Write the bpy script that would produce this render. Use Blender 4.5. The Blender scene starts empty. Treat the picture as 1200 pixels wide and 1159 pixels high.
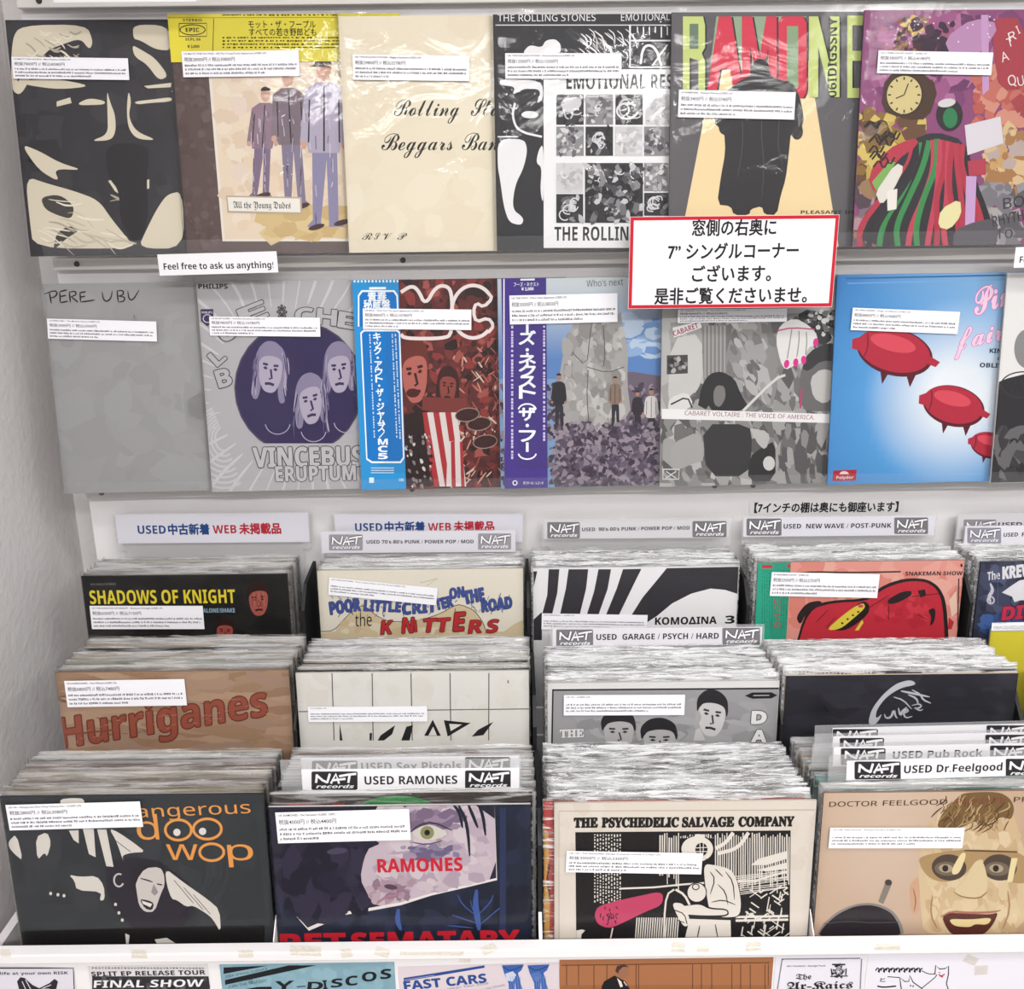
import bpy, math, random
from mathutils import Vector, Matrix, noise
S = bpy.context.scene
COL = S.collection
# ------------------------------------------------------------------ camera
FOC = 1150.0
TILT, ROLL = math.radians(16.55), math.radians(0.66)
CAM = Vector((0, 0, 1.55))
r0 = Vector((1, 0, 0)); d0 = Vector((0, -math.sin(TILT), -math.cos(TILT))); FWD = Vector((0, math.cos(TILT), -math.sin(TILT)))
RGT = math.cos(ROLL) * r0 + math.sin(ROLL) * d0
DWN = -math.sin(ROLL) * r0 + math.cos(ROLL) * d0
cam = bpy.data.cameras.new('camera'); cam.sensor_width = 36; cam.sensor_fit = 'HORIZONTAL'; cam.lens = 36 * FOC / 1200
cam.clip_start = 0.02; cam.clip_end = 50
camo = bpy.data.objects.new('camera', cam); COL.objects.link(camo)
camo.matrix_world = Matrix(((RGT.x, -DWN.x, -FWD.x, CAM.x), (RGT.y, -DWN.y, -FWD.y, CAM.y), (RGT.z, -DWN.z, -FWD.z, CAM.z), (0, 0, 0, 1)))
S.camera = camo
# ------------------------------------------------------------------ world, lamps, exposure
S.view_settings.view_transform = 'Standard'; S.view_settings.look = 'None'
S.view_settings.gamma = 1.0; S.view_settings.exposure = 0.19
w = bpy.data.worlds.new('room_light'); S.world = w; w.use_nodes = True
w.node_tree.nodes['Background'].inputs[0].default_value = (1.0, 0.985, 0.975, 1)
w.node_tree.nodes['Background'].inputs[1].default_value = 0.62
S.cycles.max_bounces = 10; S.cycles.transparent_max_bounces = 24; S.cycles.diffuse_bounces = 4
S.cycles.caustics_reflective = False; S.cycles.caustics_refractive = False
def ceiling_lamp(x, y, z, sx, sy, power):
    l = bpy.data.lights.new('ceiling_lamp', 'AREA'); l.shape = 'RECTANGLE'; l.size = sx; l.size_y = sy; l.energy = power
    l.color = (1.0, 0.985, 0.97)
    o = bpy.data.objects.new('ceiling_lamp', l); COL.objects.link(o); o.location = (x, y, z)
    return o
ceiling_lamp(0.1, 0.1, 2.65, 2.6, 0.25, 22)
ceiling_lamp(0.1, -1.5, 2.6, 2.6, 0.3, 110)
ceiling_lamp(1.5, -0.9, 2.6, 0.3, 2.0, 24)

# ------------------------------------------------------------------ helpers
rnd = random.Random(7)
def ray(px, py): return FWD + RGT * ((px - 600) / FOC) + DWN * ((py - 579.5) / FOC)
def hit(px, py, P, N):
    d = ray(px, py); return CAM + d * ((P - CAM).dot(N) / d.dot(N))
def hitY(px, py, Y): return hit(px, py, Vector((0, Y, 0)), Vector((0, 1, 0)))
def lin(h):
    if not isinstance(h, str): return h
    h = h.lstrip('#'); out = []
    if len(h) == 3: h = ''.join(c + c for c in h)
    for i in (0, 2, 4):
        c = int(h[i:i + 2], 16) / 255
        out.append(c / 12.92 if c <= .04045 else ((c + .055) / 1.055) ** 2.4)
    return tuple(c * ALB for c in out) + (1.0,)
ALB = 0.86
def mixc(a, b, t):
    a, b = lin(a), lin(b); return tuple(a[i] * (1 - t) + b[i] * t for i in range(3)) + (1.0,)

def nodemat(name):
    m = bpy.data.materials.new(name); m.use_nodes = True; nt = m.node_tree
    return m, nt, nt.nodes['Principled BSDF']
def plain(name, col, rough=.5, metal=0, bump=0, bscale=60, var=.04, spec=.4):
    m, nt, b = nodemat(name)
    n = nt.nodes.new('ShaderNodeTexNoise'); n.inputs['Scale'].default_value = bscale; n.inputs['Detail'].default_value = 5
    tc = nt.nodes.new('ShaderNodeTexCoord'); nt.links.new(tc.outputs['Object'], n.inputs['Vector'])
    mx = nt.nodes.new('ShaderNodeMix'); mx.data_type = 'RGBA'; c = lin(col)
    mx.inputs[6].default_value = tuple(v * (1 - var) for v in c[:3]) + (1,); mx.inputs[7].default_value = tuple(min(1, v * (1 + var)) for v in c[:3]) + (1,)
    nt.links.new(n.outputs['Fac'], mx.inputs[0]); nt.links.new(mx.outputs[2], b.inputs['Base Color'])
    b.inputs['Roughness'].default_value = rough; b.inputs['Metallic'].default_value = metal
    b.inputs['Specular IOR Level'].default_value = spec
    if bump:
        bp = nt.nodes.new('ShaderNodeBump'); bp.inputs['Strength'].default_value = bump; bp.inputs['Distance'].default_value = .004
        nt.links.new(n.outputs['Fac'], bp.inputs['Height']); nt.links.new(bp.outputs[0], b.inputs['Normal'])
    return m
def printmat(name, rough, spec):
    m, nt, b = nodemat(name)
    at = nt.nodes.new('ShaderNodeVertexColor'); at.layer_name = 'Col'
    n = nt.nodes.new('ShaderNodeTexNoise'); n.inputs['Scale'].default_value = 240; n.inputs['Detail'].default_value = 3
    tc = nt.nodes.new('ShaderNodeTexCoord'); nt.links.new(tc.outputs['Object'], n.inputs['Vector'])
    mr = nt.nodes.new('ShaderNodeMapRange'); mr.inputs[3].default_value = .985; mr.inputs[4].default_value = 1.015
    nt.links.new(n.outputs['Fac'], mr.inputs[0])
    mx = nt.nodes.new('ShaderNodeVectorMath'); mx.operation = 'SCALE'
    nt.links.new(at.outputs[0], mx.inputs[0]); nt.links.new(mr.outputs[0], mx.inputs[3]); nt.links.new(mx.outputs[0], b.inputs['Base Color'])
    b.inputs['Roughness'].default_value = rough; b.inputs['Specular IOR Level'].default_value = spec
    return m
def plasticmat(name, white, gloss, rough, bscale, bstr, tint=(1, 1, 1, 1), fk=.55, streak=None):
    m = bpy.data.materials.new(name); m.use_nodes = True; nt = m.node_tree; nt.nodes.clear()
    N, L = nt.nodes.new, nt.links.new
    out = N('ShaderNodeOutputMaterial'); tr = N('ShaderNodeBsdfTransparent'); tr.inputs[0].default_value = tint
    gl = N('ShaderNodeBsdfGlossy'); gl.inputs['Roughness'].default_value = rough
    df = N('ShaderNodeBsdfDiffuse'); df.inputs[0].default_value = (.93, .93, .94, 1)
    tl = N('ShaderNodeBsdfTranslucent'); tl.inputs[0].default_value = (.93, .93, .94, 1)
    tc = N('ShaderNodeTexCoord'); no = N('ShaderNodeTexNoise'); no.inputs['Scale'].default_value = bscale; no.inputs['Detail'].default_value = 4
    no.inputs['Distortion'].default_value = 1.2
    if streak:
        mp = N('ShaderNodeMapping'); mp.inputs['Scale'].default_value = (.16, 1, 1.6); L(tc.outputs['Object'], mp.inputs['Vector']); L(mp.outputs[0], no.inputs['Vector'])
        oi = N('ShaderNodeObjectInfo'); va = N('ShaderNodeVectorMath'); va.operation = 'ADD'; sc_ = N('ShaderNodeVectorMath'); sc_.operation = 'SCALE'; sc_.inputs[3].default_value = 3.7
        cb = N('ShaderNodeCombineXYZ')
        for k in range(3): L(oi.outputs['Random'], cb.inputs[k])
        L(cb.outputs[0], sc_.inputs[0]); L(tc.outputs['Object'], va.inputs[0]); L(sc_.outputs[0], va.inputs[1]); L(va.outputs[0], mp.inputs['Vector'])
    else: L(tc.outputs['Object'], no.inputs['Vector'])
    bp = N('ShaderNodeBump'); bp.inputs['Strength'].default_value = bstr; bp.inputs['Distance'].default_value = .01
    L(no.outputs['Fac'], bp.inputs['Height']); L(bp.outputs[0], gl.inputs['Normal'])
    fr = N('ShaderNodeFresnel'); fr.inputs[0].default_value = 1.45; L(bp.outputs[0], fr.inputs['Normal'])
    ad = N('ShaderNodeMath'); ad.operation = 'MULTIPLY_ADD'; ad.inputs[1].default_value = fk; ad.inputs[2].default_value = gloss; ad.use_clamp = True
    L(fr.outputs[0], ad.inputs[0])
    dm = N('ShaderNodeMixShader'); dm.inputs[0].default_value = .35; L(df.outputs[0], dm.inputs[1]); L(tl.outputs[0], dm.inputs[2])
    m1 = N('ShaderNodeMixShader'); m1.inputs[0].default_value = white; L(tr.outputs[0], m1.inputs[1]); L(dm.outputs[0], m1.inputs[2])
    if streak:
        cr = N('ShaderNodeMapRange'); cr.inputs[1].default_value = .47; cr.inputs[2].default_value = .58; cr.inputs[3].default_value = white; cr.inputs[4].default_value = streak
        rv = N('ShaderNodeMath'); rv.operation = 'MULTIPLY_ADD'; rv.inputs[1].default_value = .16; L(oi.outputs['Random'], rv.inputs[0]); sb = N('ShaderNodeMath'); sb.operation = 'SUBTRACT'; sb.inputs[1].default_value = .08; L(no.outputs['Fac'], sb.inputs[0]); L(sb.outputs[0], rv.inputs[2]); L(rv.outputs[0], cr.inputs[0]); L(cr.outputs[0], m1.inputs[0])
    m2 = N('ShaderNodeMixShader'); L(ad.outputs[0], m2.inputs[0]); L(m1.outputs[0], m2.inputs[1]); L(gl.outputs[0], m2.inputs[2])
    L(m2.outputs[0], out.inputs[0])
    return m
INK = printmat('printed_card', .45, .22)
PAPER = printmat('printed_paper', .7, .2)
PLASTIC = plasticmat('clear_sleeve_plastic', .004, .0, .06, 9, .25, fk=.4)
CRINKLE = plasticmat('crinkled_sleeve_plastic', .0, .06, .14, 120, .7, streak=.95)
SOFTPLA = plasticmat('soft_sleeve_plastic', .0, .04, .16, 60, .4, streak=.34)
ACRYL = plasticmat('clear_acrylic', .02, .012, .03, 2, .05, (1, 1, 1, 1), .05)
DIVPLA = plasticmat('clear_divider_plastic', .22, .02, .1, 6, .1)
WHITE = plain('white_painted_board', '#f4f1f1', .45, bscale=14, var=.02)
PLASTER = plain('white_plaster', '#efebea', .85, bump=.35, bscale=75, var=.015)
ALU = plain('brushed_strip', '#e4dfdb', .38, bscale=20, var=.03)
STEEL = plain('dark_screw_metal', '#4a4744', .35, metal=.8)
DARKW = plain('dark_floor_vinyl', '#6b6561', .5)

def mesh_obj(name, verts, faces, mat, parent=None, cols=None, M=None):
    me = bpy.data.meshes.new(name); me.from_pydata(verts, [], faces); me.materials.append(mat)
    if cols is not None:
        ca = me.color_attributes.new('Col', 'FLOAT_COLOR', 'CORNER')
        flat = []
        for c in cols: flat.extend(c)
        ca.data.foreach_set('color', flat)
    me.update()
    o = bpy.data.objects.new(name, me); COL.objects.link(o)
    if parent: o.parent = parent
    if M is not None: o.matrix_world = M if not parent else parent.matrix_world @ M
    return o
def boxvf(x0, y0, z0, x1, y1, z1, V, Fc):
    b = len(V)
    V += [(x0, y0, z0), (x1, y0, z0), (x1, y1, z0), (x0, y1, z0), (x0, y0, z1), (x1, y0, z1), (x1, y1, z1), (x0, y1, z1)]
    Fc += [tuple(b + i for i in f) for f in ((0, 3, 2, 1), (4, 5, 6, 7), (0, 1, 5, 4), (1, 2, 6, 5), (2, 3, 7, 6), (3, 0, 4, 7))]
def box(name, lo, hi, mat, parent=None, bevel=0):
    V, Fc = [], []; boxvf(*lo, *hi, V, Fc)
    o = mesh_obj(name, V, Fc, mat)
    if parent: o.parent = parent; o.matrix_parent_inverse = parent.matrix_world.inverted()
    if bevel:
        md = o.modifiers.new('b', 'BEVEL'); md.width = bevel; md.segments = 2
    return o
def empty(name, M=None, label=None, cat=None, group=None):
    o = bpy.data.objects.new(name, None); COL.objects.link(o); o.empty_display_size = .05
    if M is not None: o.matrix_world = M
    tag(o, label, cat, group); return o
def tag(o, label=None, cat=None, group=None, kind=None):
    if label: o['label'] = label
    if cat: o['category'] = cat
    if group: o['group'] = group
    if kind: o['kind'] = kind
    return o
def frameM(O, U, V):
    U = U.normalized(); Nn = U.cross(V).normalized(); Vv = Nn.cross(U).normalized() if False else (V - U * V.dot(U)).normalized()
    Yv = -Nn
    return Matrix(((U.x, Yv.x, Vv.x, O.x), (U.y, Yv.y, Vv.y, O.y), (U.z, Yv.z, Vv.z, O.z), (0, 0, 0, 1)))
def tiltM(O, lean=0., yaw=0., roll=0.):
    R = Matrix.Rotation(yaw, 4, 'Z') @ Matrix.Rotation(-lean, 4, 'X') @ Matrix.Rotation(roll, 4, 'Y')
    return Matrix.Translation(O) @ R

_txt = {}
def textmesh(s, b=0., sh=0.):
    k = (s, b, sh)
    if k not in _txt:
        c = bpy.data.curves.new('t', 'FONT'); c.body = s; c.resolution_u = 2 if len(s) < 60 else 1; c.offset = b; c.shear = sh
        o = bpy.data.objects.new('t', c); COL.objects.link(o)
        dg = bpy.context.evaluated_depsgraph_get(); m = bpy.data.meshes.new_from_object(o.evaluated_get(dg))
        vs = [(v.co.x, v.co.y) for v in m.vertices]; fs = [tuple(p.vertices) for p in m.polygons]
        bpy.data.objects.remove(o); bpy.data.curves.remove(c); bpy.data.meshes.remove(m)
        _txt[k] = (vs, fs, min((v[0] for v in vs), default=0), max((v[0] for v in vs), default=1))
    return _txt[k]
def clip_poly(p, W, H):
    for ax, lim, sg in ((0, 0, 1), (0, W, -1), (1, 0, 1), (1, H, -1)):
        if not p: return p
        q = []
        for i in range(len(p)):
            a, b = p[i - 1], p[i]
            ia, ib = (a[ax] - lim) * sg >= 0, (b[ax] - lim) * sg >= 0
            if ia != ib:
                t = (lim - a[ax]) / (b[ax] - a[ax])
                q.append(tuple(a[j] + (b[j] - a[j]) * t for j in range(len(a))))
            if ib: q.append(b)
        p = q
    return p
SCRIPT = {}
def _mathmap(base_up, base_lo, s, exc={}):
    out = ''
    for ch in s:
        if ch in exc: out += exc[ch]
        elif 'A' <= ch <= 'Z': out += chr(base_up + ord(ch) - 65)
        elif 'a' <= ch <= 'z': out += chr(base_lo + ord(ch) - 97)
        else: out += ch
    return out
def _digits(s, base): return ''.join(chr(base + ord(c) - 48) if '0' <= c <= '9' else c for c in s)
def serif(s): return _mathmap(0x1D400, 0x1D41A, s)
def script(s): return _mathmap(0x1D49C, 0x1D4B6, s, {'B': '\u212c', 'E': '\u2130', 'F': '\u2131', 'H': '\u210b', 'I': '\u2110', 'L': '\u2112', 'M': '\u2133', 'R': '\u211b', 'e': '\u212f', 'g': '\u210a', 'o': '\u2134'})
def bscript(s): return _mathmap(0x1D4D0, 0x1D4EA, s)
def fraktur(s): return _mathmap(0x1D504, 0x1D51E, s, {'C': '\u212d', 'H': '\u210c', 'I': '\u2111', 'R': '\u211c', 'Z': '\u2128'})
def bfraktur(s): return _mathmap(0x1D56C, 0x1D586, s)

class Art:
    """Flat printed artwork on a card: shapes given in photograph pixels are carried to the card's own plane."""
    def __init__(a, M, W, H, T=.003, base='#ffffff', edge=None, crop=(0, 0, 1), box=True):
        a.M, a.W, a.H, a.T = M, W, H, T
        a.Mi = M.inverted(); a.P = M.translation; a.N = M.to_3x3() @ Vector((0, 1, 0))
        a.V, a.F, a.C = [], [], []; a.k = 0; a.sm = 0; a.lastc = None; a.ox, a.oy, a.s = crop; a.hold = False
        if box:
            boxvf(0, 0, 0, W, T, H, a.V, a.F)
            e = lin(edge or base); bc = lin(base)
            for f in range(6): a.C += [bc if f == 2 else e] * 4
    def crop(a, ox, oy, s): a.ox, a.oy, a.s = ox, oy, s; return a
    def uv(a, x, y):
        q = a.Mi @ hit(a.ox + x / a.s, a.oy + y / a.s, a.P, a.N); return (q.x, q.z)
    def mpp(a, x, y):
        p, q = a.uv(x, y), a.uv(x + 10, y); return math.hypot(p[0] - q[0], p[1] - q[1]) / 10
    def lay(a, c=None, w=1.):
        if not a.hold: a.k += .03 if (c is not None and c == a.lastc) else w
        a.lastc = c
        return -(.00012 + .000014 * a.k)
    def raw(a, pts, cols, y, m=0.0004):
        p = [tuple(q) + tuple(c) for q, c in zip(pts, cols)]
        xs = [q[0] for q in p]; zs = [q[1] for q in p]
        if min(xs) < m or min(zs) < m or max(xs) > a.W - m or max(zs) > a.H - m:
            p = clip_poly([(q[0] - m, q[1] - m) + q[2:] for q in p], a.W - 2 * m, a.H - 2 * m)
            p = [(q[0] + m, q[1] + m) + q[2:] for q in p]
        r = []
        for q in p:
            if not r or abs(q[0] - r[-1][0]) + abs(q[1] - r[-1][1]) > 1e-6: r.append(q)
        if len(r) > 2 and abs(r[0][0] - r[-1][0]) + abs(r[0][1] - r[-1][1]) < 1e-6: r.pop()
        if len(r) < 3: return
        b = len(a.V); a.V += [(q[0], y, q[1]) for q in r]; a.F.append(tuple(range(b, b + len(r)))); a.C += [tuple(q[2:6]) for q in r]
    def poly(a, pts, col):
        if a.sm and 5 <= len(pts) < 26:
            for _ in range(a.sm):
                q = []
                for i in range(len(pts)):
                    (x0, y0), (x1, y1) = pts[i - 1], pts[i]
                    q += [(x0 * .78 + x1 * .22, y0 * .78 + y1 * .22), (x0 * .22 + x1 * .78, y0 * .22 + y1 * .78)]
                pts = q
        c = lin(col); a.raw([a.uv(*p) for p in pts], [c] * len(pts), a.lay(c, .6))
    def rect(a, x0, y0, x1, y1, col): a.poly([(x0, y0), (x1, y0), (x1, y1), (x0, y1)], col)
    def full(a, col, m=0): a.raw([(m, m), (a.W - m, m), (a.W - m, a.H - m), (m, a.H - m)], [lin(col)] * 4, a.lay())
    def ell(a, cx, cy, rx, ry, col, rot=0, n=28, a0=0, a1=360):
        cr, sr = math.cos(math.radians(rot)), math.sin(math.radians(rot)); pts = []
        full = abs(a1 - a0) >= 360
        for i in range(n if full else n + 1):
            t = math.radians(a0 + (a1 - a0) * i / n); x, y = rx * math.cos(t), ry * math.sin(t)
            pts.append((cx + x * cr - y * sr, cy + x * sr + y * cr))
        a.poly(pts, col)
    def ring(a, cx, cy, rx, ry, w, col, rot=0, a0=0, a1=360, n=36):
        cr, sr = math.cos(math.radians(rot)), math.sin(math.radians(rot)); pts = []
        for i in range(n + 1):
            t = math.radians(a0 + (a1 - a0) * i / n); x, y = rx * math.cos(t), ry * math.sin(t)
            pts.append((cx + x * cr - y * sr, cy + x * sr + y * cr))
        a.line(pts, w, col)
    def line(a, pts, w, col, smooth=0, taper=False):
        for _ in range(smooth):
            q = [pts[0]]
            for i in range(len(pts) - 1):
                (x0, y0), (x1, y1) = pts[i], pts[i + 1]
                q += [(x0 * .75 + x1 * .25, y0 * .75 + y1 * .25), (x0 * .25 + x1 * .75, y0 * .25 + y1 * .75)]
            pts = q + [pts[-1]]
        c = lin(col); y = a.lay(c, .4); n = len(pts)
        L, R = [], []
        for i in range(n):
            (x0, y0), (x1, y1) = pts[max(0, i - 1)], pts[min(n - 1, i + 1)]
            dx, dy = x1 - x0, y1 - y0; l = math.hypot(dx, dy) or 1
            ww = w / 2 * (1 if not taper else (.25 + .75 * math.sin(math.pi * (i + .3) / (n - .4))))
            L.append((pts[i][0] - dy / l * ww, pts[i][1] + dx / l * ww)); R.append((pts[i][0] + dy / l * ww, pts[i][1] - dx / l * ww))
        for i in range(n - 1):
            a.raw([a.uv(*L[i]), a.uv(*L[i + 1]), a.uv(*R[i + 1]), a.uv(*R[i])], [c] * 4, y)
    def t(a, s, x0, y0, x1, y1, h, col, b=0., sh=0., cap=.72, out=None, ow=.03):
        """one line of lettering: baseline from (x0,y0) to (x1,y1), capital height h (pixels); x1 None keeps natural width"""
        if s.isascii(): s, b = (_mathmap(0x1D5D4, 0x1D5EE, _digits(s, 0x1D7EC)), max(0., b - .032)) if b >= .02 else (_mathmap(0x1D5A0, 0x1D5BA, _digits(s, 0x1D7E2)), 0.)
        if out is not None: a.t(s, x0, y0, x1, y1, h, out, b + ow, sh, cap)
        if b > .002:
            e = max(0, b) * h / cap; a.k += 1; hold, a.hold = a.hold, True
            for i in range(8 if b > .02 else 4):
                t = i * math.tau / (8 if b > .02 else 4); k = a.k; a.k = k + .1 * i
                a.t(s, x0 + e * math.cos(t), y0 + e * math.sin(t), None if x1 is None else x1 + e * math.cos(t), y1 if x1 is None else y1 + e * math.sin(t), h, col, 0, sh, cap); a.k = k
            a.hold = hold; a.k += 1; return
        vs, fs, mn, mxx = textmesh(s, 0., sh)
        p = Vector(a.uv(x0, y0)); sc = a.mpp(x0, y0); sy = h * sc / cap
        if x1 is None: d = Vector((1, 0)); sx = sy; y1 = y0
        else:
            q = Vector(a.uv(x1, y1)) - p; d = q.normalized(); sx = q.length / max(1e-6, mxx - mn)
        up = Vector((-d.y, d.x)); y = a.lay(); c = lin(col)
        P = [p + d * ((v[0] - mn) * sx) + up * (v[1] * sy) for v in vs]
        for f in fs: a.raw([tuple(P[i]) for i in f], [c] * len(f), y)
    def vt(a, s, x, y0, y1, w, col, b=0.):
        """lettering set downwards, one character under another"""
        n = len(s); st = (y1 - y0) / n
        a.k += 1; a.hold = True
        for i, ch in enumerate(s):
            if ch == ' ': continue
            if ch in 'ー・/（）()': 
                cy = y0 + st * (i + .5)
                if ch == 'ー': a.line([(x, cy - st * .36), (x, cy + st * .36)], w * .17, col)
                elif ch == '・': a.ell(x, cy, w * .1, w * .1, col, n=10)
                elif ch in '（(': a.ring(x, cy + st * .45, w * .42, st * .35, w * .09, col, 0, 190, 350, 10)
                elif ch in '）)': a.ring(x, cy - st * .45, w * .42, st * .35, w * .09, col, 0, 10, 170, 10)
                else: a.line([(x + w * .3, cy - st * .4), (x - w * .3, cy + st * .4)], w * .1, col)
                continue
            a.t(ch, x - w * .45, y0 + st * (i + .88), x + w * .45, y0 + st * (i + .88), w * .78, col, b)
        a.hold = False
    def grid(a, nu, nv, fn, u0=0, v0=0, u1=1, v1=1):
        y = a.lay()
        for i in range(nu):
            for j in range(nv):
                uu = [u0 + (u1 - u0) * (i + d) / nu for d in (0, 1)]; vv = [v0 + (v1 - v0) * (j + d) / nv for d in (0, 1)]
                q = [(uu[0], vv[0]), (uu[1], vv[0]), (uu[1], vv[1]), (uu[0], vv[1])]
                a.raw([(u * a.W, v * a.H) for u, v in q], [lin(fn(u, v)) for u, v in q], y)
    def pgrid(a, x0, y0, x1, y1, nx, ny, fn):
        """blended colours over a pixel rectangle; fn takes 0..1 right and 0..1 down"""
        y = a.lay()
        for i in range(nx):
            for j in range(ny):
                q = [((i + dx) / nx, (j + dy) / ny) for dx, dy in ((0, 1), (1, 1), (1, 0), (0, 0))]
                a.raw([a.uv(x0 + (x1 - x0) * u, y0 + (y1 - y0) * v) for u, v in q], [lin(fn(u, v)) for u, v in q], y)
    def speck(a, x0, y0, x1, y1, n, smin, smax, cols, seed=0, el=1., ang=None, inside=None):
        r = random.Random(seed); a.k += 1; a.hold = True; base = a.k; sm, a.sm = a.sm, 0
        for i in range(n):
            x, y = r.uniform(x0, x1), r.uniform(y0, y1)
            if inside and not inside(x, y): continue
            s = r.uniform(smin, smax); an = r.uniform(0, 6.3) if ang is None else math.radians(ang) + r.uniform(-.2, .2)
            m = r.randint(5, 8); pts = []
            for j in range(m):
                t = j / m * 6.283; rr = s * r.uniform(.6, 1.15); X, Y = rr * el * math.cos(t), rr * math.sin(t)
                pts.append((x + X * math.cos(an) - Y * math.sin(an), y + X * math.sin(an) + Y * math.cos(an)))
            a.k = base + r.random() * 3
            a.poly(pts, r.choice(cols))
        a.k = base + 4; a.hold = False; a.sm = sm
    def finish(a, name, parent, mat=None, label=None):
        if a.k > 60: print('LAYERS', name, round(a.k))
        o = mesh_obj(name, a.V, a.F, mat or INK, None, a.C)
        if parent is not None:
            o.parent = parent; o.matrix_parent_inverse = parent.matrix_world.inverted()
        o.matrix_world = a.M
        if parent is not None: o.matrix_parent_inverse = Matrix.Identity(4); o.matrix_basis = parent.matrix_world.inverted() @ a.M
        if label: o['label'] = label
        return o

def quad_art(bl, br, tl, Y=None, plane=None, T=.001, base='#f6f4f6', edge=None, crop=(0, 0, 1)):
    """a flat card whose three corners are seen at these pixels, standing in the plane y = Y (or in a given plane)"""
    P, N = plane if plane else (Vector((0, Y, 0)), Vector((0, 1, 0)))
    f = lambda p: hit(crop[0] + p[0] / crop[2], crop[1] + p[1] / crop[2], P, N)
    B, R_, T_ = f(bl), f(br), f(tl)
    M = frameM(B, R_ - B, T_ - B); W = (R_ - B).length; H = (T_ - B).dot(Vector((M[0][2], M[1][2], M[2][2])))
    return Art(M, W, H, T, base, edge, crop)

def head(a, cx, cy, w, h, skin, hair, dark, tilt=0, long=0, eyes=True):
    """a plain unremarkable face"""
    sm, a.sm = a.sm, 2
    c, s = math.cos(math.radians(tilt)), math.sin(math.radians(tilt))
    def T(x, y): return (cx + (x * c - y * s) * w / 2, cy + (x * s + y * c) * h / 2)
    if long: a.poly([T(-1.15, -.5), T(-.8, -1.15), T(0, -1.35), T(.8, -1.15), T(1.15, -.5), T(1.25, long), T(.7, long * 1.05), T(.5, 0), T(-.5, 0), T(-.7, long * 1.05), T(-1.25, long)], hair)
    a.poly([T(-.78, -.7), T(-.4, -1.02), T(.4, -1.02), T(.78, -.7), T(.85, -.1), T(.72, .5), T(.35, .95), T(-.35, .95), T(-.72, .5), T(-.85, -.1)], skin)
    a.poly([T(-.95, -.1), T(-1.05, -.8), T(-.55, -1.3), T(.2, -1.38), T(.85, -1.05), T(1.0, -.4), T(.92, -.05), T(.75, -.6), T(.1, -.72), T(-.6, -.62), T(-.82, -.35)], hair)
    if eyes:
        for sx in (-1, 1):
            a.line([T(sx * .55, -.3), T(sx * .2, -.28)], h * .05, dark); a.poly([T(sx * .52, -.12), T(sx * .36, -.2), T(sx * .18, -.11), T(sx * .36, -.05)], dark)
        a.line([T(.02, -.1), T(.14, .3), T(-.06, .34)], h * .045, dark); a.line([T(-.32, .58), T(0, .54), T(.32, .58)], h * .06, dark)
    a.sm = sm
def person(a, cx, top, h, coat, leg, skin, lean=0, dark='#2a2426'):
    X = lambda u, v: (cx + u * h + lean * (1 - v) * h, top + v * h)
    a.poly([X(-.07, .5), X(.075, .5), X(.085, .96), X(.12, .99), X(.03, .99), X(.015, .6), X(-.02, .99), X(-.1, .99), X(-.065, .95)], leg)
    a.poly([X(-.05, .15), X(.05, .15), X(.115, .2), X(.14, .5), X(.1, .5), X(.09, .56), X(-.09, .56), X(-.1, .5), X(-.14, .5), X(-.115, .2)], coat)
    a.line([X(0, .17), X(0, .55)], h * .01, dark); a.line([X(-.085, .25), X(-.09, .5)], h * .009, dark); a.line([X(.085, .25), X(.09, .5)], h * .009, dark)
    a.ell(*X(.12, .515), h * .02, h * .025, skin, n=10); a.ell(*X(-.12, .515), h * .02, h * .025, skin, n=10)
    a.ell(*X(0, .08), h * .042, h * .062, skin, n=16); a.ell(*X(0, .045), h * .045, h * .04, dark, n=14, a0=180, a1=360)

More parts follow.
